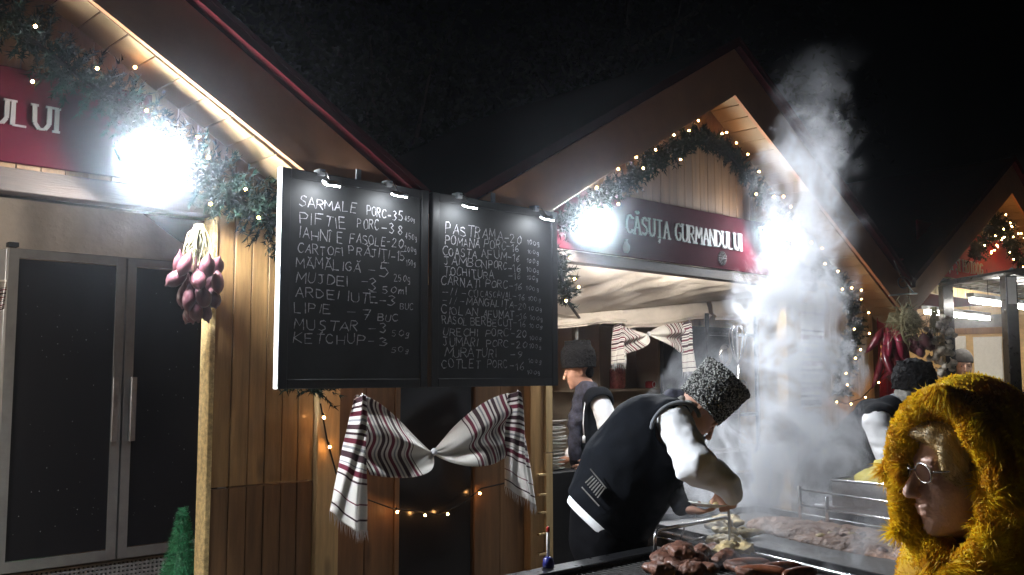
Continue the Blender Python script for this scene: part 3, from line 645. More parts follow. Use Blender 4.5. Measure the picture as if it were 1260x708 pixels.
RB = [(535,706,208,34,'PASTRAMA'),(712,765,229,30,'-20'),(780,816,241,15,'100g'),
 (533,637,239,27,'POMANĂ'),(650,716,246,27,'PORC'),(718,757,255,24,'-16'),(780,814,269,14,'100g'),
 (527,628,270,27,'COASTA'),(643,718,277,26,'AFUM'),(720,760,287,24,'-16'),(778,814,297,14,'100g'),
 (530,660,300,27,'JAMBON'),(665,718,308,25,'PORC'),(722,762,318,24,'-16'),(778,815,324,14,'100g'),
 (530,680,332,26,'TOCHITURA'),(724,763,341,22,'-16'),(778,812,347,14,'100g'),
 (521,640,360,26,'CÂRNAȚI'),(655,720,364,25,'PORC'),(724,766,374,22,'-16'),(776,815,379,14,'100g'),
 (525,597,391,22,'-//-'),(604,633,394,22,'CU'),(640,735,397,22,'CAȘCAVAL'),(737,776,403,22,'-16'),(782,820,411,14,'100g'),
 (525,590,417,22,'-//-'),(597,738,422,23,'MANGALIȚA'),(740,780,431,22,'-20'),(784,824,440,13,'100g'),
 (522,632,446,25,'CIOLAN'),(648,740,456,24,'AFUMAT'),(744,782,462,22,'-16'),(788,826,468,13,'100g'),
 (525,600,474,25,'RASOL'),(610,736,480,24,'BERBECUȚ'),(738,780,485,22,'-16'),(786,824,491,13,'100g'),
 (527,632,509,26,'URECHI'),(655,722,512,24,'PORC'),(732,780,516,23,'-20'),(786,822,528,13,'100g'),
 (527,632,540,26,'JUMĂRI'),(658,722,543,24,'PORC'),(732,780,547,23,'-20'),(786,822,553,13,'100g'),
 (533,688,573,27,'MURĂTURI'),(728,768,577,23,'-9'),(784,822,597,13,'100g'),
 (523,640,605,27,'COTLET'),(660,721,607,25,'PORC'),(725,776,612,25,'-16'),(780,818,630,13,'100g')]
def chalkboard(label, u0, u1, rows, edge):
    z0, z1 = 1.58, 2.60; V = -.045
    t = thing('menu_chalkboard', label, 'chalkboard', tuple(F(u0, V, z0)), TH, 'hanging menu chalkboards')
    w, h, b = u1-u0, z1-z0, .045
    MB().box(b, w-b, .006, .03, b, h-b).build('slate', M['slate'], t)
    MB().box(0, b, 0, .035, 0, h).build('frame_rail', M['boardframe'], t, bevel=.003)
    MB().box(w-b, w, 0, .035, 0, h).build('frame_rail', M['boardframe'], t, bevel=.003)
    MB().box(b+.001, w-b-.001, .001, .034, 0, b).build('frame_rail', M['boardframe'], t, bevel=.003)
    MB().box(b+.001, w-b-.001, .001, .034, h-b, h).build('frame_rail', M['boardframe'], t, bevel=.003)
    if edge: MB().box(-.006, -.0015, -.002, .036, 0, h).build('edge_strip', M['white'], t)
    uh = .44 if edge else .46
    MB().box(uh-.014, uh+.014, .037, .045, h-.05, h+.06).box(uh-.006, uh+.006, .0455, .055, h+.03, h+.045).build('hanger_bracket', M['alu'], t)
    rs = random.Random(5 if edge else 9); k = 0; rowmb = None; lastz = None
    for (a, c, yy, hh, s) in rows:
        px0, px1, py = 330+a/2.442, 330+c/2.442, 200+yy/2.442
        (ua, za), (ub, _) = onv(px0, py, V), onv(px1, py, V)
        (_, zt), (_, zb) = onv((px0+px1)/2, py-hh/4.884, V), onv((px0+px1)/2, py+hh/4.884, V)
        mb = MB(); chalk_line(mb, s, ua-u0, ub-u0, (zt+zb)/2-z0, (zt-zb)*.92, .0045, .0052 if hh > 22 else .0034, rs)
        x_ = mb.build('chalk_word', M['chalk'], t); x_['kind'] = 'stuff'
    return t
chalkboard('left menu chalkboard listing SARMALE down to KETCHUP, white strip on its left edge', -.03, .822, LB, True)
chalkboard('right menu chalkboard listing PASTRAMA down to COTLET', .848, 1.785, RB, False)
cl0 = None
for (u, lab) in ((.17, 'leftmost of four clip lamps, above the word SARMALE'), (.56, 'clip lamp above the price 35 near the right edge of the left chalkboard'), (1.02, 'clip lamp above the word PASTRAMA on the right chalkboard'), (1.60, 'rightmost of four clip lamps, at the right corner of the right chalkboard')):
    c = thing('clip_lamp', lab, 'lamp', tuple(F(u, -.06, 2.605)), TH, 'clip lamps on the chalkboards')
    MB().box(-.018, .018, -.002, .05, -.02, .012).build('clamp', M['alu'], c, bevel=.003)
    MB().tube([(0, -.002, 0), (0, -.035, -.01), (0, -.075, -.06)], .004, 6).build('stem', M['chrome'], c, smooth=True)
    rot = Matrix.Rotation(R(24), 3, 'X')
    MB().box(-.042, .042, -.108, -.058, -.072, -.060, rot, (0, -.08, -.07)).build('head', M['alu'], c, bevel=.002)
    MB().box(-.036, .036, -.103, -.063, -.078, -.0735, rot, (0, -.08, -.07)).build('light_panel', M['clip'], c)

# ------------------------------------------------------------------ fridge in the left stall
fr = thing('two_door_fridge', 'tall black two-door fridge with grey frames inside the left stall', 'fridge', tuple(F(-.70, 1.70, .10)))
MB().box(0, 1.30, .05, .75, .36, 2.24).build('cabinet', M['alu'], fr, bevel=.006)
MB().box(0.02, 1.28, .07, .73, 0, .355).build('plinth', M['black'], fr)
gr_ = MB()
for k in range(52): gr_.box(.01+k*.0246, .01+k*.0246+.011, .03, .045, .3, .475)
for k in range(8): gr_.box(.01, 1.29, .028, .047, .3+k*.0235, .3+k*.0235+.0105)
gg = gr_.build('perforated_grille', M['grey'], fr); gg['kind'] = 'stuff'
MB().box(.01, 1.29, .0475, .05, .3, .475).build('grille_backing', M['black'], fr)
for (a, b, hx) in ((0, .632, .585), (.644, 1.30, .69)):
    d = MB(); w = .052
    d.box(a, a+w, 0, .045, .49, 2.23).box(b-w, b, 0, .045, .49, 2.23).box(a+w+.0005, b-w-.0005, .001, .044, .49, .545).box(a+w+.0005, b-w-.0005, .001, .044, 2.185, 2.23)
    dd = d.build('door', M['alu'], fr)
    MB().box(a+w-.004, b-w+.004, .012, .03, .541, 2.189).build('pane', M['fridge_glass'], dd)
    MB().box(a+w-.003, b-w+.003, .010, .0115, .5455, .551).build('pane_trim', M['chrome'], dd); MB().box(a+w-.003, b-w+.003, .010, .0115, 2.178, 2.1845).build('pane_trim', M['chrome'], dd)
    sk = MB(); rq = random.Random(int(hx*100))
    for q in range(46):
        x_, z_, e_ = rq.uniform(a+w+.02, b-w-.02), rq.uniform(.6, 2.1), rq.uniform(.0012, .0035); sk.add([(x_-e_, .0115, z_), (x_, .0115, z_-e_), (x_+e_, .0115, z_), (x_, .0115, z_+e_*1.4)], [(0, 1, 2, 3)])
    sk_ = sk.build('dust_speck', M['alu'], dd); sk_['kind'] = 'stuff'
    MB().box(hx-.0165, hx+.0165, -.04, -.018, 1.16, 1.53).box(hx-.01, hx+.01, -.0175, -.0005, 1.19, 1.22).box(hx-.01, hx+.01, -.0175, -.0005, 1.47, 1.5).build('handle', M['steel'], dd, bevel=.003)
MB().box(-.005, .045, -.01, .05, 2.2405, 2.265).build('hinge', M['black'], fr)

c = thing('cone_tree', 'small dark green tinsel cone tree beside the plank wall edge', 'cone tree', tuple(F(-.16, .62, 0)))
def conef(a, b):
    r = .235*(1-b)+.003; z = .05+.95*b; q = a*2*math.pi; w = 1+.10*math.sin(q*5+b*9)*(1-b)
    return (r*w*math.cos(q), r*w*math.sin(q), z)
MB().grid(conef, 60, 40).build('tinsel_cone', M['green'], c, smooth=True)
hb = MB()
rs = np.random.default_rng(3)
for k in range(5200):
    b = rs.random()**1.3; q = rs.uniform(0, 6.28); r = .235*(1-b); p = Vector((r*math.cos(q), r*math.sin(q), .05+.95*b)); d = Vector((math.cos(q), math.sin(q), rs.uniform(-.8, .8)))*.028; w = Vector(rs.normal(0, 1, 3))*.0018
    hb.add([p-w, p+w, p+d], [(0, 1, 2)])
x = hb.build('tinsel', M['green'], c); x['kind'] = 'stuff'
MB().lathe([(.05, 0), (.05, .055)], 12).build('stand', M['plank_dark'], c)
lf = thing('leafy_plant', 'light green leaves poking in at the left edge by the fridge', 'plant', tuple(F(-1.20, .5, 1.05)))
for k in range(9):
    a = k*.7; rr = .03+.012*(k % 3)
    MB().grid(lambda s, q, a=a, rr=rr, k=k: ((rr+s*.06)*math.cos(a)+(q-.5)*.05*math.sin(s*3.1)*-math.sin(a), (rr+s*.06)*math.sin(a)+(q-.5)*.05*math.sin(s*3.1)*math.cos(a), .18+.02*k+s*.08+.02*abs(q-.5)), 5, 4).build('leaf', mat('fresh_green_leaf', (.22, .36, .06), .5) if k == 0 else bpy.data.materials['fresh_green_leaf'], lf, smooth=True)
MB().lathe([(.05, 0), (.06, .1), (.065, .2)], 12).build('pot', M['black'], lf)
MB().lathe([(.13, -1.045), (.13, -1.03), (.014, -1.01), (.014, -.03), (.08, -.02), (.08, -.001)], 16).build('pot_stand', M['black'], lf)

# ------------------------------------------------------------------ woven towels tied in a bow
def cloth(fn, nu, nv, ulen, name, parent, m='towel'):
    mb = MB().grid(fn, nu, nv); me = mb.mesh(name, M[m], smooth=True)
    uv = me.uv_layers.new(name='UVMap')
    co = [((ulen(i/nu) if callable(ulen) else i/nu*ulen[1]+(1-i/nu)*ulen[0]), j/nv) for i in range(nu+1) for j in range(nv+1)]
    for lp in me.loops: uv.data[lp.index].uv = co[lp.vertex_index]
    o = link(name, me, parent); sm = o.modifiers.new('cloth thickness', 'SOLIDIFY'); sm.thickness = .003; return o
def lerp2(a, b, t): return (a[0]+(b[0]-a[0])*t, a[1]+(b[1]-a[1])*t)
def bez(P, t):
    P = [Vector(p) for p in P]
    while len(P) > 1: P = [P[i].lerp(P[i+1], t) for i in range(len(P)-1)]
    return P[0]
def bow(label, v, top, bot, tails, seed=0, photo=True):
    """top / bot: upper and lower edge curves from left peg to knot and knot to right peg (photo points on plane v)"""
    C = lambda p: onv(p[0], p[1], v)
    kn = C(top[0][-1]); t = thing('woven_towel', label, 'towel', tuple(F(kn[0], v, kn[1])), TH, 'striped woven towels tied in bows')
    for s in (0, 1):
        T = [Vector((C(p)[0]-kn[0], 0, C(p)[1]-kn[1])) for p in top[s]]; B = [Vector((C(p)[0]-kn[0], 0, C(p)[1]-kn[1])) for p in bot[s]]
        def fn(a, b, T=T, B=B, s=s):
            q = bez(T, a).lerp(bez(B, a), b); far = (1-a) if s == 0 else a       # 1 at the peg, 0 at the knot
            amp = .016+.022*far
            y = amp*math.sin(b*math.pi*(3.2)+s+a*1.2)*min(1, far*3)*.9 - .07*math.sin(math.pi*min(1, far*1.2))*b + .010*math.sin(b*19+a*5)*(.4+far*.3)
            return (q.x, y, q.z)
        cloth(fn, 60, 34, (lambda a, s=s: .41+.55*max(0, ((1-a) if s == 0 else a)-.42)/.58), 'swag', t)
    MB().lathe([(.006, -.02), (.017, -.008), (.018, .006), (.007, .02)], 10, (0, -.02, 0)).build('knot', M['shirt'], t, smooth=True)
    for k, (tl, tr, bl, br, fl) in enumerate(tails):
        a0, a1, b0, b1 = [Vector((C(p)[0]-kn[0], 0, C(p)[1]-kn[1])) for p in (tl, tr, bl, br)]
        def fn(a, b, a0=a0, a1=a1, b0=b0, b1=b1, k=k, fl=fl):
            q = a0.lerp(b0, a).lerp(a1.lerp(b1, a), b); ridge = 1-abs(b-.5)*2
            e = math.sin(b*math.pi)*.014*math.sin(a*6+k)
            return (q.x+e, -.025-.075*ridge**.8*(.35+a*.65)+.012*math.sin(b*14+a*4), q.z+fl*(ridge*-.05)*a + .03*ridge*(1-a))
        cloth(fn, 60, 26, (.99, .22), 'tail', t)
        fm = MB()
        for q in range(38):
            b = q/37; p = Vector(fn(1, b)); d = Vector((random.uniform(-.012, .012), random.uniform(-.01, .01), -.045-random.uniform(0, .02))); w = Vector((.0022, 0, 0))
            fm.add([p-w, p+w, p+d*.5+w*.6, p+d, p+d*.5-w*.6], [(0, 1, 2, 3, 4)])
        f_ = fm.build('fringe', M['shirt'], t); f_['kind'] = 'stuff'
    return t
bow('striped red and white towel tied in a bow below the two chalkboards', .12,
    [[(438, 486), (480, 486), (512, 545), (531, 556)], [(531, 556), (552, 540), (585, 492), (629, 484)]],
    [[(452, 584), (500, 594), (524, 582), (531, 556)], [(531, 556), (548, 582), (604, 574), (624, 560)]],
    [((433, 492), (447, 490), (401, 628), (447, 652), .9), ((622, 486), (636, 486), (616, 598), (654, 622), .5)])
bow('striped white and purple towel tied in a bow under the canvas valance', 1.24,
    [[(756, 401), (775, 400), (786, 410), (796, 411)], [(796, 411), (812, 400), (830, 398), (844, 397)]],
    [[(768, 436), (784, 432), (790, 422), (796, 411)], [(796, 411), (806, 425), (825, 428), (838, 436)]],
    [((753, 402), (762, 402), (748, 448), (766, 440), .3), ((838, 398), (846, 398), (836, 458), (852, 452), .3)])
def tailcloth(label, v, p0, p1, p2, p3):
    C = lambda p: onv(p[0], p[1], v); o = C(p0); t = thing('woven_towel', label, 'towel', tuple(F(o[0], v, o[1])), TH, 'striped woven towels hanging straight')
    A = [Vector((C(p)[0]-o[0], 0, C(p)[1]-o[1])) for p in (p0, p1, p2, p3)]
    cloth(lambda a, b: tuple(A[0].lerp(A[3], a).lerp(A[1].lerp(A[2], a), b)+Vector((0, -.015*math.sin(b*15+a*2), 0))), 50, 24, (.3, 1.0), 'cloth', t)
tailcloth('striped towel hanging straight on the right wall planks behind the smoke', .29, (985, 372), (1014, 376), (1013, 500), (984, 502))
tailcloth('end of a red and black striped cloth at the left edge beside the fridge', 1.2, (-22, 343), (9, 345), (6, 380), (-20, 392))

# ------------------------------------------------------------------ hanging onions, peppers, garlic
onion_me = MB().lathe([(.002, .062), (.006, .052), (.012, .042), (.026, .026), (.033, .004), (.031, -.018), (.020, -.034), (.008, -.041), (.003, -.05)], 14).mesh('onion', M['onion'], smooth=True)
def bunch(name, label, cat, base, stems, items, me_of, stem_m='twine', group=None, rz=TH):
    t = thing(name, label, cat, base, rz, group)
    if stems:
        s = MB(); rs = np.random.default_rng(int(abs(base[0])*100))
        for k in range(stems[2]):
            a = Vector((rs.uniform(-.02, .02), rs.uniform(-.02, .02), 0)); d = Vector((rs.normal(0, stems[0]), rs.normal(0, stems[0]*.7), -stems[1]*rs.uniform(.4, 1)))
            s.tube([a, a+d*.5+Vector(rs.normal(0, .012, 3)), a+d], [.0025, .003, .0015], 4, cap=False)
        x = s.build('dry_stems', M[stem_m], t); x['kind'] = 'stuff'
    for (p, rot, sc) in items:
        nm, me = me_of(); o = link(nm, me, t, p, rot); o.scale = (sc,)*3 if not hasattr(sc, '__len__') else sc
    return t
rs = np.random.default_rng(11); it = []
for k in range(19):
    row = k//5; a = (k % 5)*1.26+row*.6; rr = (.085, .095, .075, .04)[min(row, 3)]
    it.append(((rr*math.cos(a)+rs.normal(0, .008), rr*.7*math.sin(a), -.20-row*.068+rs.normal(0, .01)), (R(180)*0+rs.normal(0, .35), rs.normal(0, .4)+math.cos(a)*-.6, rs.uniform(0, 6)), (rs.uniform(.85, 1.1),)*2+(rs.uniform(1.05, 1.35),)))
bunch('onion_braid', 'braid of red onions hanging against the edge of the left plank wall', 'onion braid', tuple(F(-.31, .20, 2.33)), (.03, .22, 60), it, lambda: ('onion', onion_me), group='hanging food braids')
hn = thing('iron_bracket', 'wrought iron hanging bracket carrying the pepper and garlic bunches', 'bracket', tuple(pt(1112, 362, 8.2)))
MB().tube([(-.28, 0, -.03), (0, 0, 0), (.26, 0, .02)], .008, 6).build('bar', M['steel'], hn, smooth=True)
MB().tube([(-.05+.16*math.cos(a*.35)*math.exp(-a*.05)+.05, 0, .09+.075*math.sin(a*.35)*math.exp(-a*.05)) for a in range(26)], .006, 6).tube([(-.16, 0, .28), (-.02, 0, .14), (.2, 0, .02)], .007, 6).build('scroll', M['steelframe'], hn, smooth=True)
pep = MB()
pep.tube([(0, 0, 0), (0, 0, -.03), (.01, 0, -.07), (.012, 0, -.13), (.0, 0, -.19), (-.02, 0, -.225)], [.004, .016, .024, .021, .014, .003], 9); pep_me = pep.mesh('pepper', M['pepper'], smooth=True)
it = [((rs.uniform(-.13, .07), rs.uniform(-.08, .05), rs.uniform(-.36, -.10)), (rs.normal(0, .3), rs.normal(.15, .3), rs.uniform(0, 6)), (rs.uniform(1.3, 1.8),)*2+(rs.uniform(1.1, 1.6),)) for _ in range(30)]
bunch('pepper_bunch', 'bunch of glossy dried red peppers hanging left of the garlic', 'pepper bunch', tuple(pt(1098, 385, 8.15)), (.05, .16, 40), it, lambda: ('pepper', pep_me), group='hanging food braids')
it = [((rs.uniform(-.10, .10), rs.uniform(-.12, -.02), rs.uniform(-.36, -.22)), (rs.normal(0, .4), rs.normal(0, .4), rs.uniform(0, 6)), rs.uniform(1.0, 1.5)) for _ in range(12)]
bunch('onion_braid', 'bunch of purple onions between the red peppers and the garlic', 'onion braid', tuple(pt(1124, 383, 8.1)), (.07, .22, 150), it, lambda: ('onion', onion_me), group='hanging food braids')
gar_me = MB().lathe([(.003, .05), (.007, .03), (.02, .018), (.029, 0), (.026, -.015), (.012, -.025), (.003, -.026)], 10).mesh('garlic_bulb', M['garlic'], smooth=True)
it = [((rs.uniform(-.10, .13), rs.uniform(-.12, .04), -.08-rs.random()*.5), (rs.normal(0, .5), rs.normal(0, .5), rs.uniform(0, 6)), rs.uniform(.8, 1.15)) for _ in range(60)]
bunch('garlic_braid', 'thick braid of garlic bulbs hanging against the black stall post', 'garlic braid', tuple(pt(1149, 378, 8.1)), (.05, .30, 60), it, lambda: ('garlic_bulb', gar_me), group='hanging food braids')
w = thing('straw_wreath', 'straw wreath of dry stems on top of the hanging onions', 'wreath', tuple(pt(1117, 400, 8.0)))
MB().tube([(.13*math.cos(a*.3)+.01, 0, .16*math.sin(a*.3)) for a in range(21)], .013, 7, close=True).build('ring', M['twine'], w, smooth=True)
s_ = MB()
for k in range(330):
    a = Vector((rs.normal(-.02, .06), rs.normal(0, .03), rs.normal(.02, .06))); d = Vector(rs.normal(0, .035, 3))
    s_.tube([a, a+d+Vector(rs.normal(0, .012, 3)), a+d*1.9], [.004, .003, .001], 4, cap=False)
x = s_.build('dry_stems', M['twine'], w); x['kind'] = 'stuff'
rc = thing('red_drape', 'dark red ribbed cloth hanging between the middle and right stalls', 'drape', tuple(F(6.55, .31, .9)))
cloth(lambda a, b: (.62*a, .02*math.sin(a*26), 1.9*b), 60, 10, (0, 1), 'cloth', rc, 'redcloth')

# ------------------------------------------------------------------ right stall fittings
def onu(px, py, u):                         # (v, z) where a sight line meets the cross wall at u
    r = pt(px, py, 1.0)-Vector((0, 0, EYE)); d = Vector((CT, ST, 0)); t = (u+d.dot(Vector((BX, BY, 0))))/d.dot(r); P = r*t
    return (-(P.x-BX)*ST+(P.y-BY)*CT, P.z+EYE)
uw = 12.06
for (pa, pb) in (((1197, 415), (1235, 476)), ((1168, 414), (1190, 476))):
    (va, za), (vb, zb) = onu(*pa, uw), onu(*pb, uw)
    MB().box(uw-UR, uw+.035-UR, min(va, vb), max(va, vb), zb, za).build('white_panel', M['white'], k3, bevel=.004)
(va, za), (vb, zb) = onu(1162, 404, uw), onu(1240, 410, uw)
MB().box(uw-.012-UR, uw+.03-UR, min(va, vb), max(va, vb), za-.10, za-.01).build('wall_rail', M['plank_dark'], k3)
MB().box(uw-.006-UR, uw+.03-UR, min(va, vb), max(va, vb), za-.008, za+.17).build('grey_panel', M['grey'], k3)
fm = thing('canopy', 'black steel canopy with two posts in front of the right stall', 'canopy', (0, 0, 0), 0)
A = pt(1163, 345, 10.0); B = pt(1240, 332, 8.9)
def barbox(mb, a, b, r): a = Vector(a); b = Vector(b); return mb.tube([a, b], r*1.35, 4)
for P, r in ((A, .055), (B, .055)):
    MB().box(P.x-r, P.x+r, P.y-r, P.y+r, 0, P.z-.061).build('post', M['steelframe'], fm, bevel=.004)
barbox(MB(), A+(A-B)*.3+Vector((0, 0, -.03)), B+(B-A)*.35+Vector((0, 0, -.03)), .02).build('beam', M['steelframe'], fm)
C_ = pt(1262, 366, 11.9); barbox(MB(), A+Vector((.07, .07, 0)), C_+(C_-A)*.2, .022).build('beam', M['steelframe'], fm)
B2 = B+Vector((2.2, 2.35, 0)); barbox(MB(), B+Vector((.07, .07, 0)), B2, .022).build('beam', M['steelframe'], fm)
rp = MB()
for k in range(12):
    t_ = k/11; a = A.lerp(C_, t_)+Vector((0, 0, -.0)); b = B.lerp(B2, t_)+Vector((0, 0, -.0)); rp.tube([a+Vector((0, 0, -.02)), b+Vector((0, 0, -.02))], .010, 4)
rp.build('roof_rib', M['alu'], fm)
MB().slab([A+Vector((0, 0, -.008)), C_+Vector((0, 0, -.008)), B2+Vector((0, 0, -.008)), B+Vector((0, 0, -.008))], (0, 0, 1), .008).build('roof_sheet', M['grey'], fm)
MB().box(B.x-.04, B.x+.04, B.y-.0595, B.y-.0555, B.z-.33, B.z-.075).build('white_label', M['white'], fm)
for (a, b, dv, lab) in (((1140, 384), (1216, 392), 1.0, 'lower left tube lamp under the ceiling of the right stall'), ((1196, 369), (1262, 379), -.1, 'upper right tube lamp under the canopy of the right stall'), ((1141, 349), (1164, 351), .6, 'short stretch of tube lamp left of the black post top')):
    (ua, za), (ub, zb) = onv(a[0], a[1], dv), onv(b[0], b[1], dv); z = (za+zb)/2
    t = thing('tube_lamp', lab, 'lamp', tuple(F(ua, dv, z)), TH, 'tube lamps of the right stall'); w_ = ub-ua
    MB().tube([(0, 0, 0), (w_, 0, 0)], .028, 12).build('tube', M['tube'], t, smooth=True)
    MB().box(-.02, w_+.02, -.03, .05, .029, .075).build('housing', M['grey'], t, bevel=.004)
    MB().tube([(w_*.3, .01, .076), (w_*.3, .01, .35)], .003, 5).tube([(w_*.7, .01, .076), (w_*.7, .01, .35)], .003, 5).build('hanger', M['wire'], t)
tg = thing('tinsel_garland', 'dark tinsel garland along the counter edge of the right stall', 'garland', tuple(F(7.4, .12, 1.42)))
tn = MB()
for k in range(5200):
    c = Vector((rs.uniform(0, 4.3), 0, 0)); c.z = .03*math.sin(c.x*4); d = Vector(rs.normal(0, 1, 3)).normalized()*rs.uniform(.05, .09); w_ = Vector(rs.normal(0, 1, 3))*.0015; tn.add([c-w_, c+w_, c+d], [(0, 1, 2)])
x = tn.build('tinsel', M['blackfur'], tg); x['kind'] = 'stuff'; MB().tube([(0, 0, 0), (4.3, 0, 0)], .008, 5).build('core', M['wire'], tg)
sc_ = thing('slat_screen', 'thin dark slats under the tinsel on the front of the right stall', 'screen', tuple(F(7.4, .2, .2)))
sl_me = MB().box(0, .03, 0, .02, 0, 1.2).mesh('slat', M['plank_dark'])
for k in range(72): link('slat', sl_me, sc_, (k*.06, 0, 0))
MB().box(0, 4.3, .021, .04, 1.1, 1.14).build('rail', M['plank_dark'], sc_)

# ------------------------------------------------------------------ middle stall kitchen
su = thing('shelf_unit', 'beige kitchen shelf unit behind the cooks in the middle stall', 'shelf', tuple(F(4.5, 2.42, .1)))
MB().box(0, 3.0, .30, .32, 0, 2.15).build('back_panel', M['shelf'], su)
MB().box(0, 3.0, 0, .299, 1.37, 1.395).build('shelf_board', M['shelf'], su, bevel=.002)
MB().box(0, 3.0, 0, .299, .80, .825).build('shelf_board', M['shelf'], su, bevel=.002)
MB().box(0, 3.0, .0, .299, 2.05, 2.08).build('shelf_board', M['shelf'], su, bevel=.002)
for x0 in (.02, .42, 1.36, 2.12, 2.95): MB().box(x0, x0+.025, .002, .298, 1.3955, 2.049).build('divider', M['shelf'], su)
for x0, x1 in ((.0, .74), (.745, 1.49), (1.495, 2.24), (2.245, 3.0)): MB().box(x0, x1-.004, -.001, .018, 0.02, .798).build('cupboard_door', M['shelf'], su, bevel=.003)
MB().box(2.15, 2.99, .01, .03, .83, 1.365).build('cupboard_door', M['shelf'], su, bevel=.003)
def onshelf(px, z=1.496): u, _ = onv(px, 478, 2.5); return tuple(F(u, 2.5, z))
def jarthing(name, label, p, r, h, m, lid='redtin', group='jars on the kitchen shelf'):
    t = thing(name, label, 'jar', p, TH, group)
    MB().lathe([(r*.9, 0), (r, .01), (r, h*.72), (r*.7, h*.82), (r*.68, h*.9)], 18).build('glass_body', M[m], t, smooth=True)
    MB().lathe([(r*.74, h*.9), (r*.76, h*.91), (r*.76, h), (r*.7, h*1.01)], 18).build('lid', M[lid], t, smooth=True)
jarthing('pickle_jar', 'big jar of pink pickles on the shelf behind the man in the black hat', onshelf(760), .085, .27, 'jar', 'white')
jarthing('preserve_jar', 'dark red preserve jar under the right towel tail', onshelf(833), .07, .30, 'jarred')
jarthing('preserve_jar', 'lower dark red jar beside the orange candle', onshelf(843), .065, .16, 'jarred')
c = thing('candle', 'orange candle in a dark holder on the kitchen shelf', 'candle', onshelf(821)); MB().lathe([(.022, .06), (.023, .07), (.022, .24), (.008, .25)], 12).build('wax', M['orange'], c, smooth=True); MB().lathe([(.05, 0), (.055, .02), (.025, .03), (.024, .062)], 12).build('holder', M['black'], c, smooth=True)
c = thing('red_tin', 'small round red tin standing left of the candle', 'tin', onshelf(800)); MB().lathe([(.05, 0), (.055, .02), (.055, .06), (.04, .075)], 16).build('body', M['redtin'], c, smooth=True); MB().tube([(.03*math.cos(a), -.056, .04+.03*math.sin(a)) for a in np.linspace(0, 6.0, 12)], .004, 5).build('ring_mark', M['white'], c)
c = thing('carved_board', 'pale carved wooden board leaning on the kitchen shelf', 'board', onshelf(811))
prof = [(.05+.018*math.sin(k*1.35), k*.03) for k in range(12)]
MB().prism([(x_, z_) for x_, z_ in prof]+[(-x_, z_) for x_, z_ in prof[::-1]], 0, .02).build('board', M['pale'], c, bevel=.002)
for px, lab, r, h in ((884, 'dark squat bottle at the far right of the kitchen shelf', .04, .14), (901, 'slim dark bottle beside the whisk handle', .028, .2)):
    u, z = onv(px, 447, 2.5); c = thing('bottle', lab, 'bottle', tuple(F(u, 2.5, 1.496)), TH, 'bottles in the kitchen')
    MB().lathe([(r, 0), (r, h*.6), (r*.35, h*.78), (r*.35, h)], 12).build('body', M['glass'], c, smooth=True); MB().lathe([(r*.4, h), (r*.4, h*1.08)], 10).build('cap', M['black'], c)
kc = thing('kitchen_counter', 'dark steel work counter at the back of the middle stall', 'counter', tuple(F(4.4, 1.35, .1)))
MB().box(0, 1.9, 0, .6, .0, .80).build('cabinet', M['black'], kc, bevel=.004); MB().box(-.03, 1.93, -.03, .63, .802, .83).build('top', M['steel'], kc, bevel=.003)
MB().box(.05, 1.85, -.028, -.004, .60, .62).build('rail', M['chrome'], kc)
rk = thing('utensil_rack', 'dark upright rack with hanging steel lids and ladles behind the smoke', 'rack', tuple(F(4.98, 1.15, .1)))
for x_ in (0, .8): MB().box(x_, x_+.03, .01, .04, 0, 2.1).build('upright', M['black'], rk, bevel=.003)
for z_ in (1.15, 1.9): MB().box(.0505, .7995, .01, .04, z_, z_+.03).build('crossbar', M['steelframe'], rk)
MB().box(-.28, .92, .3, .34, .0, 2.0).build('dark_panel', M['black'], rk)
MB().lathe([(.10, 0), (.105, .01), (.05, .03), (.01, .035)], 24, (.22, -.02, 1.72), Matrix.Rotation(R(90), 3, 'X')).build('pan_lid', M['chrome'], rk, smooth=True)
MB().lathe([(.09, 0), (.095, .01), (.045, .03), (.01, .035)], 24, (.48, -.02, 1.4), Matrix.Rotation(R(90), 3, 'X')).build('pan_lid', M['steel'], rk, smooth=True)
MB().tube([(.12, -.02, 1.45), (.12, -.02, 1.1)], .007, 6).lathe([(.03, -.03), (.045, 0), (.046, .003)], 14, (.12, -.02, 1.09)).build('ladle', M['chrome'], rk, smooth=True)
wk = thing('giant_whisk', 'large steel whisk with a long handle hanging head up beside the smoke', 'whisk', tuple(F(4.61, .6, 1.10)))
MB().tube([(0, 0, 0), (0, 0, .62)], .011, 8).build('handle', M['chrome'], wk, smooth=True)
wl_ = MB()
for k in range(5):
    a = k*math.pi/5; wl_.tube([(.072*math.sin(math.pi*t)**.7*math.cos(a)*(1 if t < 2 else 1)*s, .072*math.sin(math.pi*t)**.7*math.sin(a)*s, .62+.33*math.sin(math.pi*t/2) if False else .62+.33*(1-(1-t)**2) ) for s in (1,) for t in np.linspace(0, .999, 14)], .003, 5).tube([(-.072*math.sin(math.pi*t)**.7*math.cos(a), -.072*math.sin(math.pi*t)**.7*math.sin(a), .62+.33*(1-(1-t)**2)) for t in np.linspace(0, .999, 14)], .003, 5)
wl_.build('wires', M['chrome'], wk, smooth=True)
MB().tube([(.045, .03, -.1), (.045, .03, .95)], .007, 6).build('hook_rod', M['steel'], wk, smooth=True)
c = thing('bottle', 'bottle with a yellow label standing below the whisk handle', 'bottle', tuple(F(4.50, 1.42, .931)), TH, 'bottles in the kitchen')
MB().lathe([(.035, 0), (.035, .12), (.014, .16), (.013, .2)], 14).build('body', M['glass'], c, smooth=True); MB().lathe([(.0362, .03), (.0362, .09)], 14).build('label', M['polenta'], c); MB().lathe([(.015, .2), (.015, .225)], 10).build('cap', M['alu'], c)
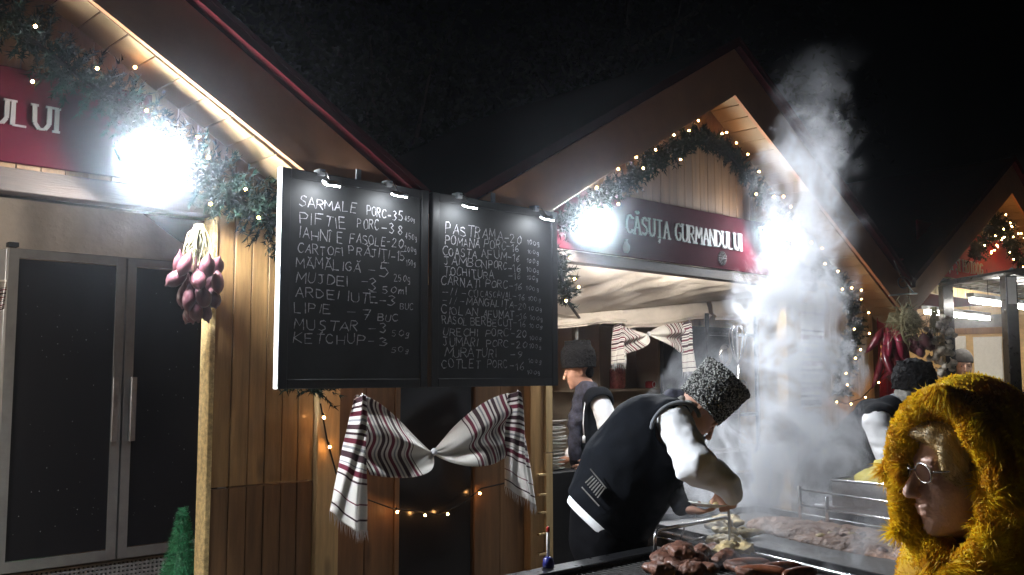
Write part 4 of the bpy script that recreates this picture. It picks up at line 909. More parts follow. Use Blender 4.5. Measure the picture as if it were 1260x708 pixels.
# plates stacked on a crate right of the post
cr = tag(MB().box(0, .36, 0, .36, 0, .90).build('plate_crate', M['black'], None, bevel=.006, loc=F(2.25, .52, .1), rot=(0, 0, TH)), 'dark green-black crate under the stack of white plates', 'crate')
pl_me = MB().lathe([(.075, 0), (.08, .003), (.128, .017), (.130, .020), (.126, .0205), (.078, .006)], 28).mesh('plate', M['plate'], smooth=True)
ordn = ['topmost', 'second', 'third', 'fourth', 'fifth', 'sixth', 'seventh', 'eighth', 'ninth', 'tenth', 'eleventh', 'twelfth', 'thirteenth', 'lowest']
for k in range(14):
    o = link('plate', pl_me, None, F(2.44+random.uniform(-.012, .012), .70+random.uniform(-.01, .01), 1.0+(13-k)*.0235), (random.uniform(-.05, .05), random.uniform(-.06, .06) if k else .09, random.uniform(0, 6)))
    tag(o, 'white plate, %s%s of the stack beside the middle stall post' % (ordn[k], '' if k in (0, 13) else ' from the top'), 'plate', 'white plates stacked beside the post')

# ------------------------------------------------------------------ grill, griddle, tray, food
gl = thing('charcoal_grill', 'black charcoal grill with meat at the bottom, in front of the bending cook', 'grill', tuple(F(.05, -2.24, 0)))
W_, D_ = 1.0, .90; zt = .90
gb = MB(); gb.box(0, W_, D_-.03, D_, .62, zt).box(0, W_, 0, .03, .62, zt).box(0, .03, .0305, D_-.0305, .62, zt).box(W_-.03, W_, .0305, D_-.0305, .62, zt).box(.031, W_-.031, .031, D_-.031, .60, .63)
gb.build('fire_box', M['iron'], gl, bevel=.004)
MB().box(-.03, W_+.03, D_-.035, D_+.055, zt+.002, zt+.016).build('rim', M['steelframe'], gl, bevel=.003)
rim = MB(); rim.box(W_-.035, W_+.03, -.1, D_-.04, zt+.002, zt+.016); rim.build('rim', M['steelframe'], gl, bevel=.003)
bar_me = MB().tube([(0, .035, 0), (0, D_-.035, 0)], .005, 6).mesh('grate_bar', M['iron'], smooth=True)
for k in range(31): link('grate_bar', bar_me, gl, (.045+k*.03, 0, zt-.012))
for x in (.06, W_-.06):
    for y in (.06, D_-.06): MB().box(x-.02, x+.02, y-.02, y+.02, 0, .598).build('leg', M['steelframe'], gl)
coal = MB()
for k in range(260):
    p = Vector((random.uniform(.06, W_-.06), random.uniform(.06, D_-.06), .65)); s = random.uniform(.012, .03)
    coal.add([p+Vector((random.uniform(-s, s), random.uniform(-s, s), random.uniform(-s, s)*.8)) for _ in range(4)], [(0, 1, 2), (0, 2, 3), (0, 3, 1), (1, 3, 2)])
x = coal.build('charcoal', M['iron'], gl); x['kind'] = 'stuff'
gd = thing('flat_griddle', 'wide smoky steel griddle heaped with stew right of the meat grill', 'griddle', (1.45, 3.06, 0), R(29))
W2, D2 = .86, 1.85
MB().box(.02, W2-.02, .02, D2-.02, .60, .905).build('body', M['iron'], gd, bevel=.004)
MB().box(0, W2, 0, D2, .9065, .922).build('hot_plate', M['hotplate'], gd, bevel=.002)
e = MB(); e.box(0, .018, 0, D2, .9225, .955).box(W2-.018, W2, 0, D2, .9225, .955).box(.0185, W2-.0185, D2-.018, D2, .9225, .955); e.build('rim', M['steelframe'], gd, bevel=.003)
MB().tube([(.0, 0, .93), (-.022, .02, .93), (-.022, D2, .93)], .008, 8).build('edge_rail', M['chrome'], gd, smooth=True)
for x in (.06, W2-.06):
    for y in (.06, D2-.06): MB().box(x-.025, x+.025, y-.025, y+.025, 0, .598).build('leg', M['steelframe'], gd)
Sd = Sdf((.28, .25, .90), (.84, 1.62, 1.0), .010)
Sd.ell((.60, .92, .915), (.24, .66, .05), k=.01); Sd.ell((.66, .6, .92), (.17, .3, .055), k=.03); Sd.ell((.55, 1.3, .92), (.16, .25, .05), k=.03)
Sd.noise(.011, 28, 4).noise(.006, 70, 5)
st = thing('stew', 'heap of chopped cabbage stew steaming on the griddle', 'stew', (1.45, 3.06, 0), R(29)); Sd.build('heap', M['stew'], st)
chunk = []
for q in range(5):
    mb = MB(); mb.lathe([(.012, -.012), (.022, -.004), (.019, .006), (.008, .011)], 7); chunk.append(mb.mesh('meat_chunk', M['meat' if q % 2 else 'patty'], smooth=True))
for k in range(70):
    a = random.uniform(0, 6.28); r = math.sqrt(random.random()); link('meat_chunk', random.choice(chunk), st, (.60+r*.2*math.cos(a), .92+r*.55*math.sin(a), .955-.02*r*r+.004), (random.uniform(-.5, .5), random.uniform(-.5, .5), a)).scale = (random.uniform(.5, 1.1),)*3
def lump(seed, r, name, m, flat=.45, amp=.012):
    s = Sdf((-r[0]*1.2, -r[1]*1.2, -r[2]*1.4), (r[0]*1.2, r[1]*1.2, r[2]*1.4), .0055)
    s.ell((0, 0, 0), r, k=.005); s.ell((r[0]*.35, -r[1]*.2, r[2]*.15), (r[0]*.6, r[1]*.7, r[2]*.9), k=.02); s.noise(amp, 30, seed).noise(amp*.55, 85, seed+9); return s.mesh(name, M[m])
def grillpos(px, py, z=.925):
    a = pt(px, py, 1.0); r = a-Vector((0, 0, EYE)); t = (z-EYE)/r.z; return r*t+Vector((0, 0, EYE))
patties = [lump(20+k, (.055+.01*k, .042, .016), 'fried_cake', 'patty') for k in range(3)]
pl = [(882, 648), (893, 654), (884, 664), (903, 666), (905, 643), (893, 674), (914, 675), (922, 655), (893, 638)]
labs = ['pale fried cake at the far left corner of the griddle', 'pale fried cake just in front of the corner one on the griddle', 'pale fried cake at the rim in the middle of its row', 'second pale fried cake in from the griddle rim', 'pale fried cake towards the back of the griddle', 'nearest pale fried cake by the griddle rim', 'pale fried cake beside the nearest one', 'pale fried cake touching the stew heap', 'backmost pale fried cake on the griddle']
for k, (x, y) in enumerate(pl):
    o = link('fried_cake', patties[k % 3], None, grillpos(x, y, .942+.006*(k % 2)), (random.uniform(-.15, .15), random.uniform(-.15, .15), random.uniform(0, 6))); tag(o, labs[k], 'fried cake', 'pale cakes frying on the griddle')
steaks = [lump(40+k, (.058, .038, .019+.004*k), 'grilled_steak', 'meat', amp=.009) for k in range(4)]
sp = [(812, 684, 'dark grilled steak at the left of the meat heap'), (826, 676, 'fatty steak lying on top of the meat heap'), (842, 682, 'glistening steak in the middle of the meat heap'), (858, 690, 'steak at the right foot of the meat heap'), (832, 694, 'brown steak nearest the viewer in the meat heap'), (806, 699, 'small steak at the lower left of the meat heap'), (848, 702, 'steak cut off by the bottom edge below the heap'), (890, 688, 'long dark rib steak left of the sausages'), (905, 697, 'rib steak overlapping the long dark one'), (872, 700, 'steak between the heap and the rib steaks'), (880, 679, 'charred piece near the back corner of the grill'), (820, 691, 'small charred strip between the left steaks of the heap'), (845, 692, 'reddish strip in the front of the meat heap'), (838, 674, 'shiny piece at the very top of the meat heap'), (818, 703, 'brown strip at the bottom edge left of the heap'), (864, 681, 'thin cut at the back right of the meat heap'), (918, 703, 'curled rib piece at the bottom edge by the sausages')]
for k, (px, py, lb_) in enumerate(sp):
    o = link('grilled_steak', steaks[k % 4], None, grillpos(px, py, .925+(.03 if k in (1, 2) else .045 if k == 13 else 0)), (random.uniform(-.25, .25), random.uniform(-.25, .25), random.uniform(0, 6))); tag(o, lb_, 'steak', 'steaks on the charcoal grill')
sa = MB(); sa.tube([(-.085, 0, 0), (-.075, .002, 0), (-.05, .008, .002), (0, .013, .004), (.05, .008, .002), (.075, .002, 0), (.085, 0, 0)], [.004, .014, .0185, .019, .0185, .014, .004], 12); sa_me = sa.mesh('sausage', M['sausage'], smooth=True)
for px, py, rz, lb_ in ((962, 699, .25, 'thick sausage lying along the edge of the charcoal grill'), (938, 703, -.2, 'sausage left of the thick one, at the bottom edge'), (985, 706, .5, 'sausage at the right end of the grill edge'), (922, 694, .1, 'sausage half behind the rib steaks')):
    o = link('sausage', sa_me, None, grillpos(px, py, .93), (0, 0, rz)); tag(o, lb_, 'sausage', 'sausages on the charcoal grill')
# chrome rails
ra = thing('chrome_rail', 'bent chrome rail rising behind the meat, left of the smoke', 'rail', (0, 0, 0), 0)
a0 = pt(806, 690, 3.98); a1 = pt(806, 662, 3.98); a2 = pt(812, 652, 4.0); a3 = pt(893, 637, 4.32)
MB().tube([a0, a1, a1.lerp(a2, .5)+Vector((-.005, 0, .008)), a2, a2.lerp(a3, .5), a3, a3+Vector((.03, .03, -.02)), a3+Vector((.03, .03, -.15))], .0085, 9).build('tube', M['chrome'], ra, smooth=True)
MB().tube([pt(808, 660, 4.0), pt(838, 668, 4.05)], .004, 6).tube([pt(842, 650, 4.12), pt(834, 678, 4.02)], .004, 6).tube([pt(840, 668, 4.05), pt(893, 655, 4.3)], .006, 6).build('brace', M['chrome'], ra, smooth=True)
rb = thing('chrome_rail', 'low chrome guard rail with two posts beside the steaming stew', 'rail', (0, 0, 0), 0)
p0 = grillpos(985, 646, .92); dr = Vector((.485, -.874, 0)); up = Vector((0, 0, 1))
for t_, h in ((0, .185), (.17, .155)):
    q = p0+dr*t_; MB().tube([q, q+up*h], .0095, 8).lathe([(.02, 0), (.02, .006)], 12, tuple(q)).build('post', M['chrome'], rb, smooth=True)
for h in (.17, .095): MB().tube([p0+up*h, p0+up*h+dr*1.3], .0055, 8).build('rod', M['chrome'], rb, smooth=True)
MB().tube([p0+up*.03+dr*.05, p0+up*.012+dr*.17], .006, 8).build('rod', M['chrome'], rb, smooth=True)
# polenta tray
q = F(2.14, -2.55, 0)
tb = thing('side_table', 'dark table carrying the polenta tray beyond the griddle', 'table', tuple(q))
MB().box(0, .75, 0, 1.1, .98, 1.01).build('top', M['steel'], tb, bevel=.003); MB().box(.03, .72, .03, 1.07, .1, .979).build('cabinet', M['black'], tb)
ty = thing('steel_tray', 'shallow steel tray full of yellow polenta', 'tray', tuple(q+Vector((0, 0, 1.012))))
t_ = MB(); t_.box(0, .6, .0, 1.0, 0, .008).box(0, .012, .0, 1.0, .0085, .12).box(.588, .6, .0, 1.0, .0085, .12).box(.0125, .5875, .0, .012, .0085, .12).box(.0125, .5875, .988, 1.0, .0085, .12); t_.build('pan', M['steel'], ty)
MB().tube([(0, 0, .122), (0, 1.0, .122), (.6, 1.0, .122), (.6, 0, .122)], .007, 8, close=True).build('rim', M['chrome'], ty, smooth=True)
Sp = Sdf((0, .0, .0), (.6, 1.0, .26), .01); Sp.ell((.3, .5, .05), (.27, .46, .085), k=.01); Sp.ell((.17, .82, .12), (.11, .13, .075), k=.04); Sp.ell((.25, .35, .09), (.12, .14, .06), k=.04); Sp.ell((.16, .80, .19), (.05, .06, .04), k=.03); Sp.noise(.013, 22, 8).noise(.006, 60, 9)
po = thing('polenta', 'lumpy heap of yellow polenta in the steel tray', 'polenta', tuple(q+Vector((0, 0, 1.012)))); Sp.build('heap', M['polenta'], po)
c = thing('spray_bottle', 'slim white and red bottle with a blue base at the back edge of the grill', 'bottle', tuple(F(.42, -1.31, .918)), TH)
MB().lathe([(.03, 0), (.032, .02), (.025, .045), (.01, .05)], 14).build('base', M['blue'], c, smooth=True); c.scale = (.7, .7, .8); MB().lathe([(.009, .05), (.010, .13), (.008, .16), (.004, .165)], 10).build('tube', M['white'], c, smooth=True); MB().lathe([(.0092, .165), (.009, .185), (.003, .19)], 10).build('tip', M['redtin'], c, smooth=True)

# ------------------------------------------------------------------ people
def V3(*a): return Vector(a)
def frame(fwd, up):
    f = Vector(fwd).normalized(); u = Vector(up); u = (u-f*u.dot(f)).normalized(); l = u.cross(f); return f, l, u
def head_sdf(S, c, fwd, up, neck, s=1.0, beard=0, mouth_open=0, k=.012):
    f, l, u = frame(fwd, up); Rm = np.array([f, l, u]).T
    P = lambda x, y, z: np.array(c)+s*(x*np.array(f)+y*np.array(l)+z*np.array(u))
    E = lambda x, y, z, r, kk=k, sub=False: S.ell(P(x, y, z), np.array(r)*s, Rm, kk, sub)
    S.cone(P(-.02, 0, -.05), neck, .052*s, .062*s, k=.03)
    E(-.012, 0, .035, (.098, .076, .092), .02); E(.025, 0, -.02, (.068, .062, .09), .03); E(.038, 0, -.065, (.048, .044, .046), .03)
    E(.072, 0, -.102, (.018, .02, .015), .02)                                    # chin
    for y in (-1, 1):
        E(.058, y*.036, -.02, (.026, .022, .026), .02); E(.088, y*.031, .018, (.014, .019, .014), .012, True)   # cheeks, sockets
        E(-.005, y*.078, -.002, (.02, .009, .032), .008); E(.003, y*.084, .0, (.008, .006, .018), .005, True)
        E(.079, y*.031, .015, (.012, .0125, .011), .003); E(.083, y*.031, .024, (.008, .017, .005), .004); E(.108, y*.0115, -.031, (.009, .007, .007), .005)
        E(.088, y*.03, .037, (.008, .022, .006), .01)
    S.cone(P(.090, 0, .022), P(.116, 0, -.022), .0075*s, .0115*s, k=.012); E(.117, 0, -.027, (.011, .011, .010), .006)
    E(.092, 0, -.056, (.010, .022, .0055), .005); E(.089, 0, -.068, (.010, .019, .0065), .005); E(.100, 0, -.0615, (.012, .022, .0016), .002, True)
    return P, Rm
def hand_sdf(S, wrist, d, palm, side, curl=.6, spread=.2):
    """d: direction of the hand, palm: the way the palm faces, side=+1 puts the thumb on d x palm"""
    d = Vector(d).normalized(); n = Vector(palm); n = (n-d*n.dot(d)).normalized(); t = d.cross(n)*side; w = Vector(wrist)
    S.cone(w, w+d*.045, .024, .03, k=.012, flat=(n, 1.5)); S.cone(w+d*.04+t*.012, w+d*.085+t*.014, .026, .022, k=.01, flat=(n, 1.6)); S.cone(w+d*.04-t*.014, w+d*.08-t*.018, .024, .021, k=.01, flat=(n, 1.6))
    for i, (o, ln) in enumerate(((.030, .070), (.010, .078), (-.011, .072), (-.030, .056))):
        p = w+d*.088+t*o; cu = curl*(1+.12*i); a = 0; fd = (d+t*(.5-i*.33)*spread).normalized(); r = .0095-.0008*i
        for j, sg in enumerate((.45, .32, .23)):
            a += cu*(.8, 1., .7)[j]; q = p+(fd*math.cos(a)+n*math.sin(a))*ln*sg; S.cone(p, q, r, r*.9, k=.003); p = q; r *= .92
    p = w+d*.03+t*.028; q = p+(t*.7+d*.6+n*.35).normalized()*.038; r_ = q+(d*.8+n*.6+t*.1).normalized()*.032
    S.cone(w+d*.02+t*.01, p, .017, .014, k=.01); S.cone(p, q, .0125, .0105, k=.004); S.cone(q, r_, .0105, .009, k=.003)
def torso(S, J, g=0., k=.04, arms=True, belly=.0):
    f = Vector(J['fwd_t']).normalized()
    pel, che, nek = Vector(J['pel']), Vector(J['che']), Vector(J['nek'])
    S.cone(pel, pel.lerp(che, .5), .135+g+belly, .135+g+belly, k=k, flat=(f, 1.15)); S.cone(pel.lerp(che, .5), che, .135+g+belly*.8, .145+g, k=k, flat=(f, 1.25))
    S.cone(Vector(J['sl']).lerp(nek, .12), Vector(J['sr']).lerp(nek, .12), .062+g, .062+g, k=k); S.cone(che, nek.lerp(che, .2), .13+g, .07+g, k=k)
def limb(S, a, b, c, ra, rb, rc, g=0., k=.025, wob=None, end=1.0):
    S.cone(a, b, ra+g, rb+g, k=k, wob=wob); c = Vector(b).lerp(Vector(c), end); S.cone(b, c, rb+g, rc+g, k=k, wob=wob)
def body(J, t, m='skin', vox=.007, s=1.0, hands=True, nm='body'):
    pts = np.array([list(v) for kk, v in J.items() if kk not in ('fwd', 'up', 'fwd_t', 'hl_d', 'hr_d')])
    S = Sdf(pts.min(0)-.2, pts.max(0)+.2, vox)
    torso(S, J); f = Vector(J['fwd_t'])
    for s_ in ('l', 'r'):
        limb(S, J['s'+s_], J['e'+s_], J['w'+s_], .05, .040, .027)
        limb(S, J['h'+s_], J['k'+s_], J['a'+s_], .085, .055, .040, k=.03)
        a = Vector(J['a'+s_]); S.cone(a+V3(0, 0, -.03), a+Vector((f.x, f.y, 0)).normalized()*.16+V3(0, 0, -.05), .038, .028, k=.03)
        if hands: hand_sdf(S, J['w'+s_], J['h%s_d' % s_][0], J['h%s_d' % s_][1], J['h%s_d' % s_][2], J['h%s_d' % s_][3])
    P, Rm = head_sdf(S, J['hed'], J['fwd'], J['up'], Vector(J['nek'])-V3(0, 0, .03), s)
    S.build(nm, M[m], t); return P, Rm
def legs_clothes(J, t, m='trousers', g=.022, vox=.011):
    pts = np.array([list(J[k]) for k in ('pel', 'hl', 'hr', 'kl', 'kr', 'al', 'ar')]); S = Sdf(pts.min(0)-.28, pts.max(0)+.25, vox)
    pel = Vector(J['pel']); S.cone(pel+V3(0, 0, .02), pel-V3(0, 0, .06), .15+g, .155+g, k=.04)
    for s_ in ('l', 'r'): limb(S, J['h'+s_], J['k'+s_], J['a'+s_], .092, .066, .058, g, .03, wob=(.008, 14, (1, 1, 1.8)))
    S.cut((0, 0, .055), (0, 0, -1)); S.build('trousers', M[m], t)
    for s_ in ('l', 'r'):
        a = Vector(J['a'+s_]); f = Vector((J['fwd_t'][0], J['fwd_t'][1], 0)).normalized(); B = Sdf(a-V3(.3, .3, .12), a+V3(.3, .3, .12), .009)
        B.cone(a+V3(0, 0, .02), a+V3(0, 0, -.03)+f*-.02, .05, .05, k=.02); B.cone(a+V3(0, 0, -.03), a+f*.17+V3(0, 0, -.045), .052, .042, k=.03); B.cut((0, 0, .002), (0, 0, -1)); B.build('shoe', M['black'], t)
def fur_strands(me, n, length, wid, comb=(0, 0, 0), seed=0, clump=.5, keep=None, mname='fur', name='fur', parent=None, cf=26):
    """tapered two-piece hairs rooted on the faces of me, leaning in clumps"""
    nf = len(me.polygons); rs = np.random.default_rng(seed); c = np.zeros(nf*3, np.float32); me.polygons.foreach_get('center', c); c = c.reshape(-1, 3)
    nn = np.zeros(nf*3, np.float32); me.polygons.foreach_get('normal', nn); nn = nn.reshape(-1, 3)
    if keep is not None: msk = keep(c); c, nn = c[msk], nn[msk]
    ix = rs.integers(0, len(c), n); p = c[ix]+rs.normal(0, .003, (n, 3)); N_ = nn[ix]
    d = N_+np.array(comb)+clump*np.stack([vnoise(p, cf, 1), vnoise(p, cf, 2), vnoise(p, cf, 3)], -1)*1.6+rs.normal(0, .16, (n, 3)); d /= np.linalg.norm(d, axis=1)[:, None]
    L = (length*(.65+.35*rs.random(n))*(1+.35*vnoise(p, cf*.8, 4)))[:, None]
    side = np.cross(d, rs.normal(0, 1, (n, 3))); side /= np.linalg.norm(side, axis=1)[:, None]; side *= wid
    droop = np.array([0, 0, -.22])*L
    a, b = p-side, p+side; m1 = p+d*L*.55+droop*.25; c1, c2 = m1+side*.7, m1-side*.7; tip = p+d*L+droop
    vs = np.stack([a, b, c1, c2, tip], 1).reshape(-1, 3); i0 = np.arange(n)[:, None]*5
    q = i0+np.array([0, 1, 2, 3]); t3 = i0+np.array([3, 2, 4])
    fs = [tuple(x) for x in q]+[tuple(x) for x in t3]
    m = bpy.data.meshes.new(name); m.from_pydata(vs.tolist(), [], fs); m.materials.append(M[mname]); o = link(name, m, parent); o['kind'] = 'stuff'; return o
def hat(t, base, axis, r0, r1, h, m, name='hat', vox=.005, amp=.004, fr=60, flat=1.0, brim=0, strands=None):
    a = Vector(axis).normalized(); b = Vector(base); S = Sdf(b-V3(.25, .25, .25), b+V3(.25, .25, .25)+a*h, vox)
    S.cone(b, b+a*h, r0, r1, k=.005); S.cut(b+a*h, a); S.cut(b, -a)
    if brim: S.cone(b+a*.0, b+a*brim, r0+.014, r0+.017, k=.008); S.cut(b-a*.012, -a)
    S.d = S.d-.006                                  # soft rounded rim
    S.noise(amp, fr, 3).noise(amp*.6, fr*1.9, 6)
    o = S.build(name, M[m], t)
    if strands: fur_strands(o.data, strands[0], strands[1], strands[2], seed=4, clump=1.2, mname=m, name='lambskin_curls', parent=o, cf=70)
    return o
def eyes(t, P, Rm, s=1.0):
    for y in (-1, 1):
        mb = MB(); mb.lathe([(.001, .0), (.0055, .0005), (.0062, -.002), (.001, -.0025)], 10); rot = Matrix([[*r] for r in Rm])@Matrix.Rotation(R(90), 3, 'Y')
        o = mb.build('iris', M['black'], t, loc=Vector(P(.0915, y*.031, .013)), smooth=True); o.rotation_euler = rot.to_euler()

# --- the bending cook
J = dict(pel=V3(.43, 4.30, .98), che=V3(.62, 4.28, 1.36), nek=V3(.755, 4.25, 1.525), hed=V3(.815, 4.21, 1.475), sl=V3(.74, 4.45, 1.43), sr=V3(.70, 4.10, 1.46),
 el=V3(.70, 4.40, 1.16), er=V3(.765, 3.98, 1.27), wl=V3(.71, 4.06, 1.085), wr=V3(.875, 3.98, 1.185), hl=V3(.42, 4.40, .93), hr=V3(.42, 4.20, .93),
 kl=V3(.50, 4.42, .50), kr=V3(.46, 4.18, .50), al=V3(.42, 4.44, .09), ar=V3(.38, 4.18, .09), fwd=V3(.62, -.10, -.78), up=V3(.78, .02, .62), fwd_t=V3(.9, -.05, -.45),
 hl_d=(V3(.95, -.2, -.15), V3(0, .1, 1), -1, .3), hr_d=(V3(.25, -.05, -.95), V3(.2, .9, -.2), -1, 1.5))
m1 = thing('person', 'cook bending over the grill in grey astrakhan hat, black vest and wide white sleeves', 'person', (0, 0, 0), 0)
P, Rm = body(J, m1, 'skin', .0065)
S = Sdf((.05, 3.75, .8), (1.1, 4.75, 1.75), .009)
S.cone((.45, 4.29, 1.06), (.53, 4.28, 1.22), .20, .215, k=.04, flat=((0, 1, 0), .95)); S.cone((.53, 4.28, 1.2), (.625, 4.27, 1.36), .215, .20, k=.05, flat=((0, 1, 0), .95))
S.cone((.625, 4.27, 1.36), (.735, 4.25, 1.475), .185, .085, k=.05); S.cone((.73, 4.42, 1.43), (.70, 4.12, 1.455), .082, .082, k=.04)
S.cone((.38, 4.3, .93), (.44, 4.3, 1.05), .19, .20, k=.04, flat=((0, 1, 0), .95))
S.cone((.70, 4.13, 1.42), (.72, 3.85, 1.36), .088, .10, k=.012, sub=True)     # armhole
S.noise(.008, 9, 2).noise(.004, 24, 6)
S.cut((.36, 4.3, 1.02), (-.66, 0, -.75)); S.cut((.80, 4.25, 1.54), (.72, 0, .62)); vs_ = S.build('vest', M['vest'], m1)
# grey binding round the armhole and along the back shoulder
MB().tube([(.70+.105*math.cos(a), 4.075-.012*math.sin(a), 1.425+.10*math.sin(a)+.02*math.cos(a)) for a in np.linspace(.2, 3.6, 24)], .009, 8).build('armhole_binding', M['vestedge'], m1, smooth=True)
em = MB(); 
for k in range(7): em.tube([(.315+.008*k, 4.095-.004*k, 1.185-.01*k), (.345+.008*k, 4.080-.004*k, 1.215-.008*k)], .0028, 5)
em.tube([(.30, 4.11, 1.165), (.37, 4.07, 1.09)], .003, 5).tube([(.335, 4.085, 1.245), (.40, 4.06, 1.165)], .003, 5); em.build('embroidery', M['greyhair'], m1)
S = Sdf((.05, 3.7, .75), (1.2, 4.75, 1.7), .008)
S.cone((.40, 4.3, .97), (.47, 4.29, 1.12), .185, .19, k=.03, flat=((0, 1, 0), .95)); S.cut((.338, 4.3, .994), (-.66, 0, -.75)); S.cut((.46, 4.3, 1.14), (.4, 0, .9))
S.build('shirt_tail', M['shirt'], m1)
S = Sdf((.5, 3.7, 1.0), (1.1, 4.7, 1.7), .0065); wb = (.009, 16, (1.0, 1.0, 1.9))
S.cone((.70, 4.11, 1.445), (.765, 3.99, 1.275), .083, .076, k=.03, wob=wb); S.cone((.765, 3.99, 1.275), (.895, 3.985, 1.19), .076, .055, k=.04, wob=wb); S.cone((.895, 3.985, 1.19), (.912, 3.982, 1.15), .052, .046, k=.02)
S.noise(.005, 17, 3, (1.4, 1, .6)).noise(.0025, 46, 4, (1, 1, .6)); S.build('sleeve', M['shirt'], m1)
S = Sdf((.5, 3.9, 1.0), (1.1, 4.7, 1.7), .008); S.cone((.74, 4.44, 1.43), (.70, 4.40, 1.17), .078, .07, k=.03, wob=wb); S.cone((.70, 4.40, 1.16), (.725, 4.06, 1.09), .065, .04, k=.04, wob=wb); S.build('sleeve', M['vest'], m1)
S = Sdf((.65, 4.05, 1.4), (.95, 4.45, 1.7), .006); S.cone((.735, 4.25, 1.515), (.765, 4.243, 1.52), .075, .066, k=.01, wob=(.006, 30)); S.build('collar', M['scarf'], m1)
f, l, u = frame(J['fwd'], J['up']); Pm = lambda x, y, z: Vector(P(x, y, z))
hc = Pm(-.012, 0, .035); hat(m1, hc, (u-f*.12), .110, .122, .178, 'curl', 'astrakhan_hat', .004, .0045, 105, strands=None)
S = Sdf(np.array(P(-.2, 0, -.2))*0+np.array(Pm(0, 0, 0))-.2, np.array(Pm(0, 0, 0))+.2, .005)
for y in (-1, 1): S.ell(P(-.045, y*.07, -.03), (.03, .016, .045), Rm, .01)
S.ell(P(-.08, 0, -.03), (.03, .06, .045), Rm, .01); S.noise(.005, 60, 3); S.build('hair', M['greyhair'], m1)
S = Sdf(np.array(Pm(0, 0, 0))-.2, np.array(Pm(0, 0, 0))+.2, .004); S.ell(P(.102, 0, -.047), (.013, .034, .009), Rm, .006); S.noise(.003, 90, 3); S.build('moustache', M['greyhair'], m1)
legs_clothes(J, m1); eyes(m1, P, Rm)
c = thing('plate', 'small white plate with food held in the bending cook\'s left hand', 'plate', tuple(V3(.83, 4.03, 1.092)), 0); c.rotation_euler = (R(-4), R(5), 0)
link('dish', pl_me, c).scale = (.7, .7, .8)
tr_ = thing('food_roll', 'yellow and white food roll on the held plate', 'food', tuple(V3(.875, 4.01, 1.112)), 0)
o = link('roll', lump(77, (.03, .022, .016), 'roll', 'polenta', amp=.006), tr_); o = link('filling', lump(78, (.022, .02, .017), 'filling', 'patty', amp=.006), tr_, (-.022, .0, .001))
tg_ = thing('tongs', 'steel tongs held straight down into the smoke by the bending cook', 'tongs', tuple(V3(.90, 3.985, 1.08)), 0)
MB().tube([(0, 0, .05), (.004, 0, -.05), (.0, .0, -.19)], .004, 6).build('arm', M['steel'], tg_, smooth=True); MB().tube([(0, .012, .05), (.006, .024, -.05), (.004, .008, -.19)], .004, 6).build('arm', M['steel'], tg_, smooth=True)

# --- the man in the black hat, seen from the side inside the middle stall
y0 = 6.9
J = dict(pel=V3(.60, y0, 1.0), che=V3(.585, y0, 1.33), nek=V3(.56, y0, 1.54), hed=V3(.485, y0, 1.665), sl=V3(.62, y0-.18, 1.45), sr=V3(.56, y0+.19, 1.45), el=V3(.70, y0-.22, 1.19), er=V3(.55, y0+.25, 1.18),
 wl=V3(.56, y0-.26, 1.02), wr=V3(.42, y0+.2, 1.02), hl=V3(.61, y0-.1, .95), hr=V3(.60, y0+.1, .95), kl=V3(.60, y0-.11, .55), kr=V3(.58, y0+.11, .55), al=V3(.62, y0-.12, .19), ar=V3(.60, y0+.12, .19),
 fwd=V3(-1, -.12, -.22), up=V3(-.18, 0, 1), fwd_t=V3(-1, -.1, 0), hl_d=(V3(-.9, -.1, -.3), V3(0, .9, -.2), -1, .5), hr_d=(V3(-.9, .1, -.3), V3(0, -.9, -.2), 1, .5))
m2 = thing('person', 'man in tall black hat and dark embroidered vest in profile inside the middle stall', 'person', (0, 0, 0), 0)
P, Rm = body(J, m2, 'skin', .008)
S = Sdf((.2, y0-.4, .85), (.95, y0+.4, 1.7), .010); torso(S, J, .045, belly=.02); S.cone((.63, y0-.22, 1.42), (.64, y0-.42, 1.36), .085, .09, k=.01, sub=True); S.cut((.6, y0, 1.555), (0, 0, 1)); S.cut((.6, y0, .92), (0, 0, -1)); S.noise(.006, 14); S.build('vest', M['vest'], m2)
S = Sdf((.2, y0-.5, .85), (.95, y0-.05, 1.7), .009); S.cone((.63, y0-.17, 1.44), (.70, y0-.22, 1.2), .075, .07, k=.03, wob=wb); S.cone((.70, y0-.22, 1.2), (.60, y0-.25, 1.06), .068, .045, k=.03, wob=wb); S.build('sleeve', M['shirt'], m2)
S = Sdf((.2, y0+.0, .85), (.95, y0+.5, 1.7), .011); S.cone((.57, y0+.18, 1.44), (.55, y0+.25, 1.2), .07, .065, k=.03); S.cone((.55, y0+.25, 1.2), (.43, y0+.21, 1.05), .06, .04, k=.03); S.build('sleeve', M['shirt'], m2)
S = Sdf((.2, y0-.4, .9), (.9, y0+.3, 1.7), .008); S.cone((.53, y0-.05, 1.53), (.45, y0-.12, 1.30), .068, .055, k=.03, wob=(.012, 22)); S.cone((.45, y0-.12, 1.30), (.45, y0-.14, 1.05), .055, .05, k=.03, wob=(.012, 22)); S.cone((.55, y0-.10, 1.53), (.58, y0+.1, 1.54), .06, .06, k=.03); S.build('scarf', M['scarf'], m2)
MB().tube([(.52, y0-.19, 1.47), (.505, y0-.205, 1.38), (.50, y0-.21, 1.30), (.505, y0-.21, 1.22)], .004, 5).lathe([(.003, .02), (.011, .008), (.009, -.035)], 8, (.505, y0-.21, 1.20)).build('cord', M['shirt'], m2, smooth=True)
hc = Vector(P(-.012, 0, .045)); hat(m2, hc, V3(-.05, 0, 1), .108, .088, .175, 'blackfur', 'black_hat', .006, .004, 60, brim=.055)
S = Sdf(np.array(P(0, 0, 0))-.2, np.array(P(0, 0, 0))+.2, .006); S.ell(P(-.06, 0, -.01), (.05, .07, .06), Rm, .01); S.build('hair', M['blackfur'], m2)
legs_clothes(J, m2)
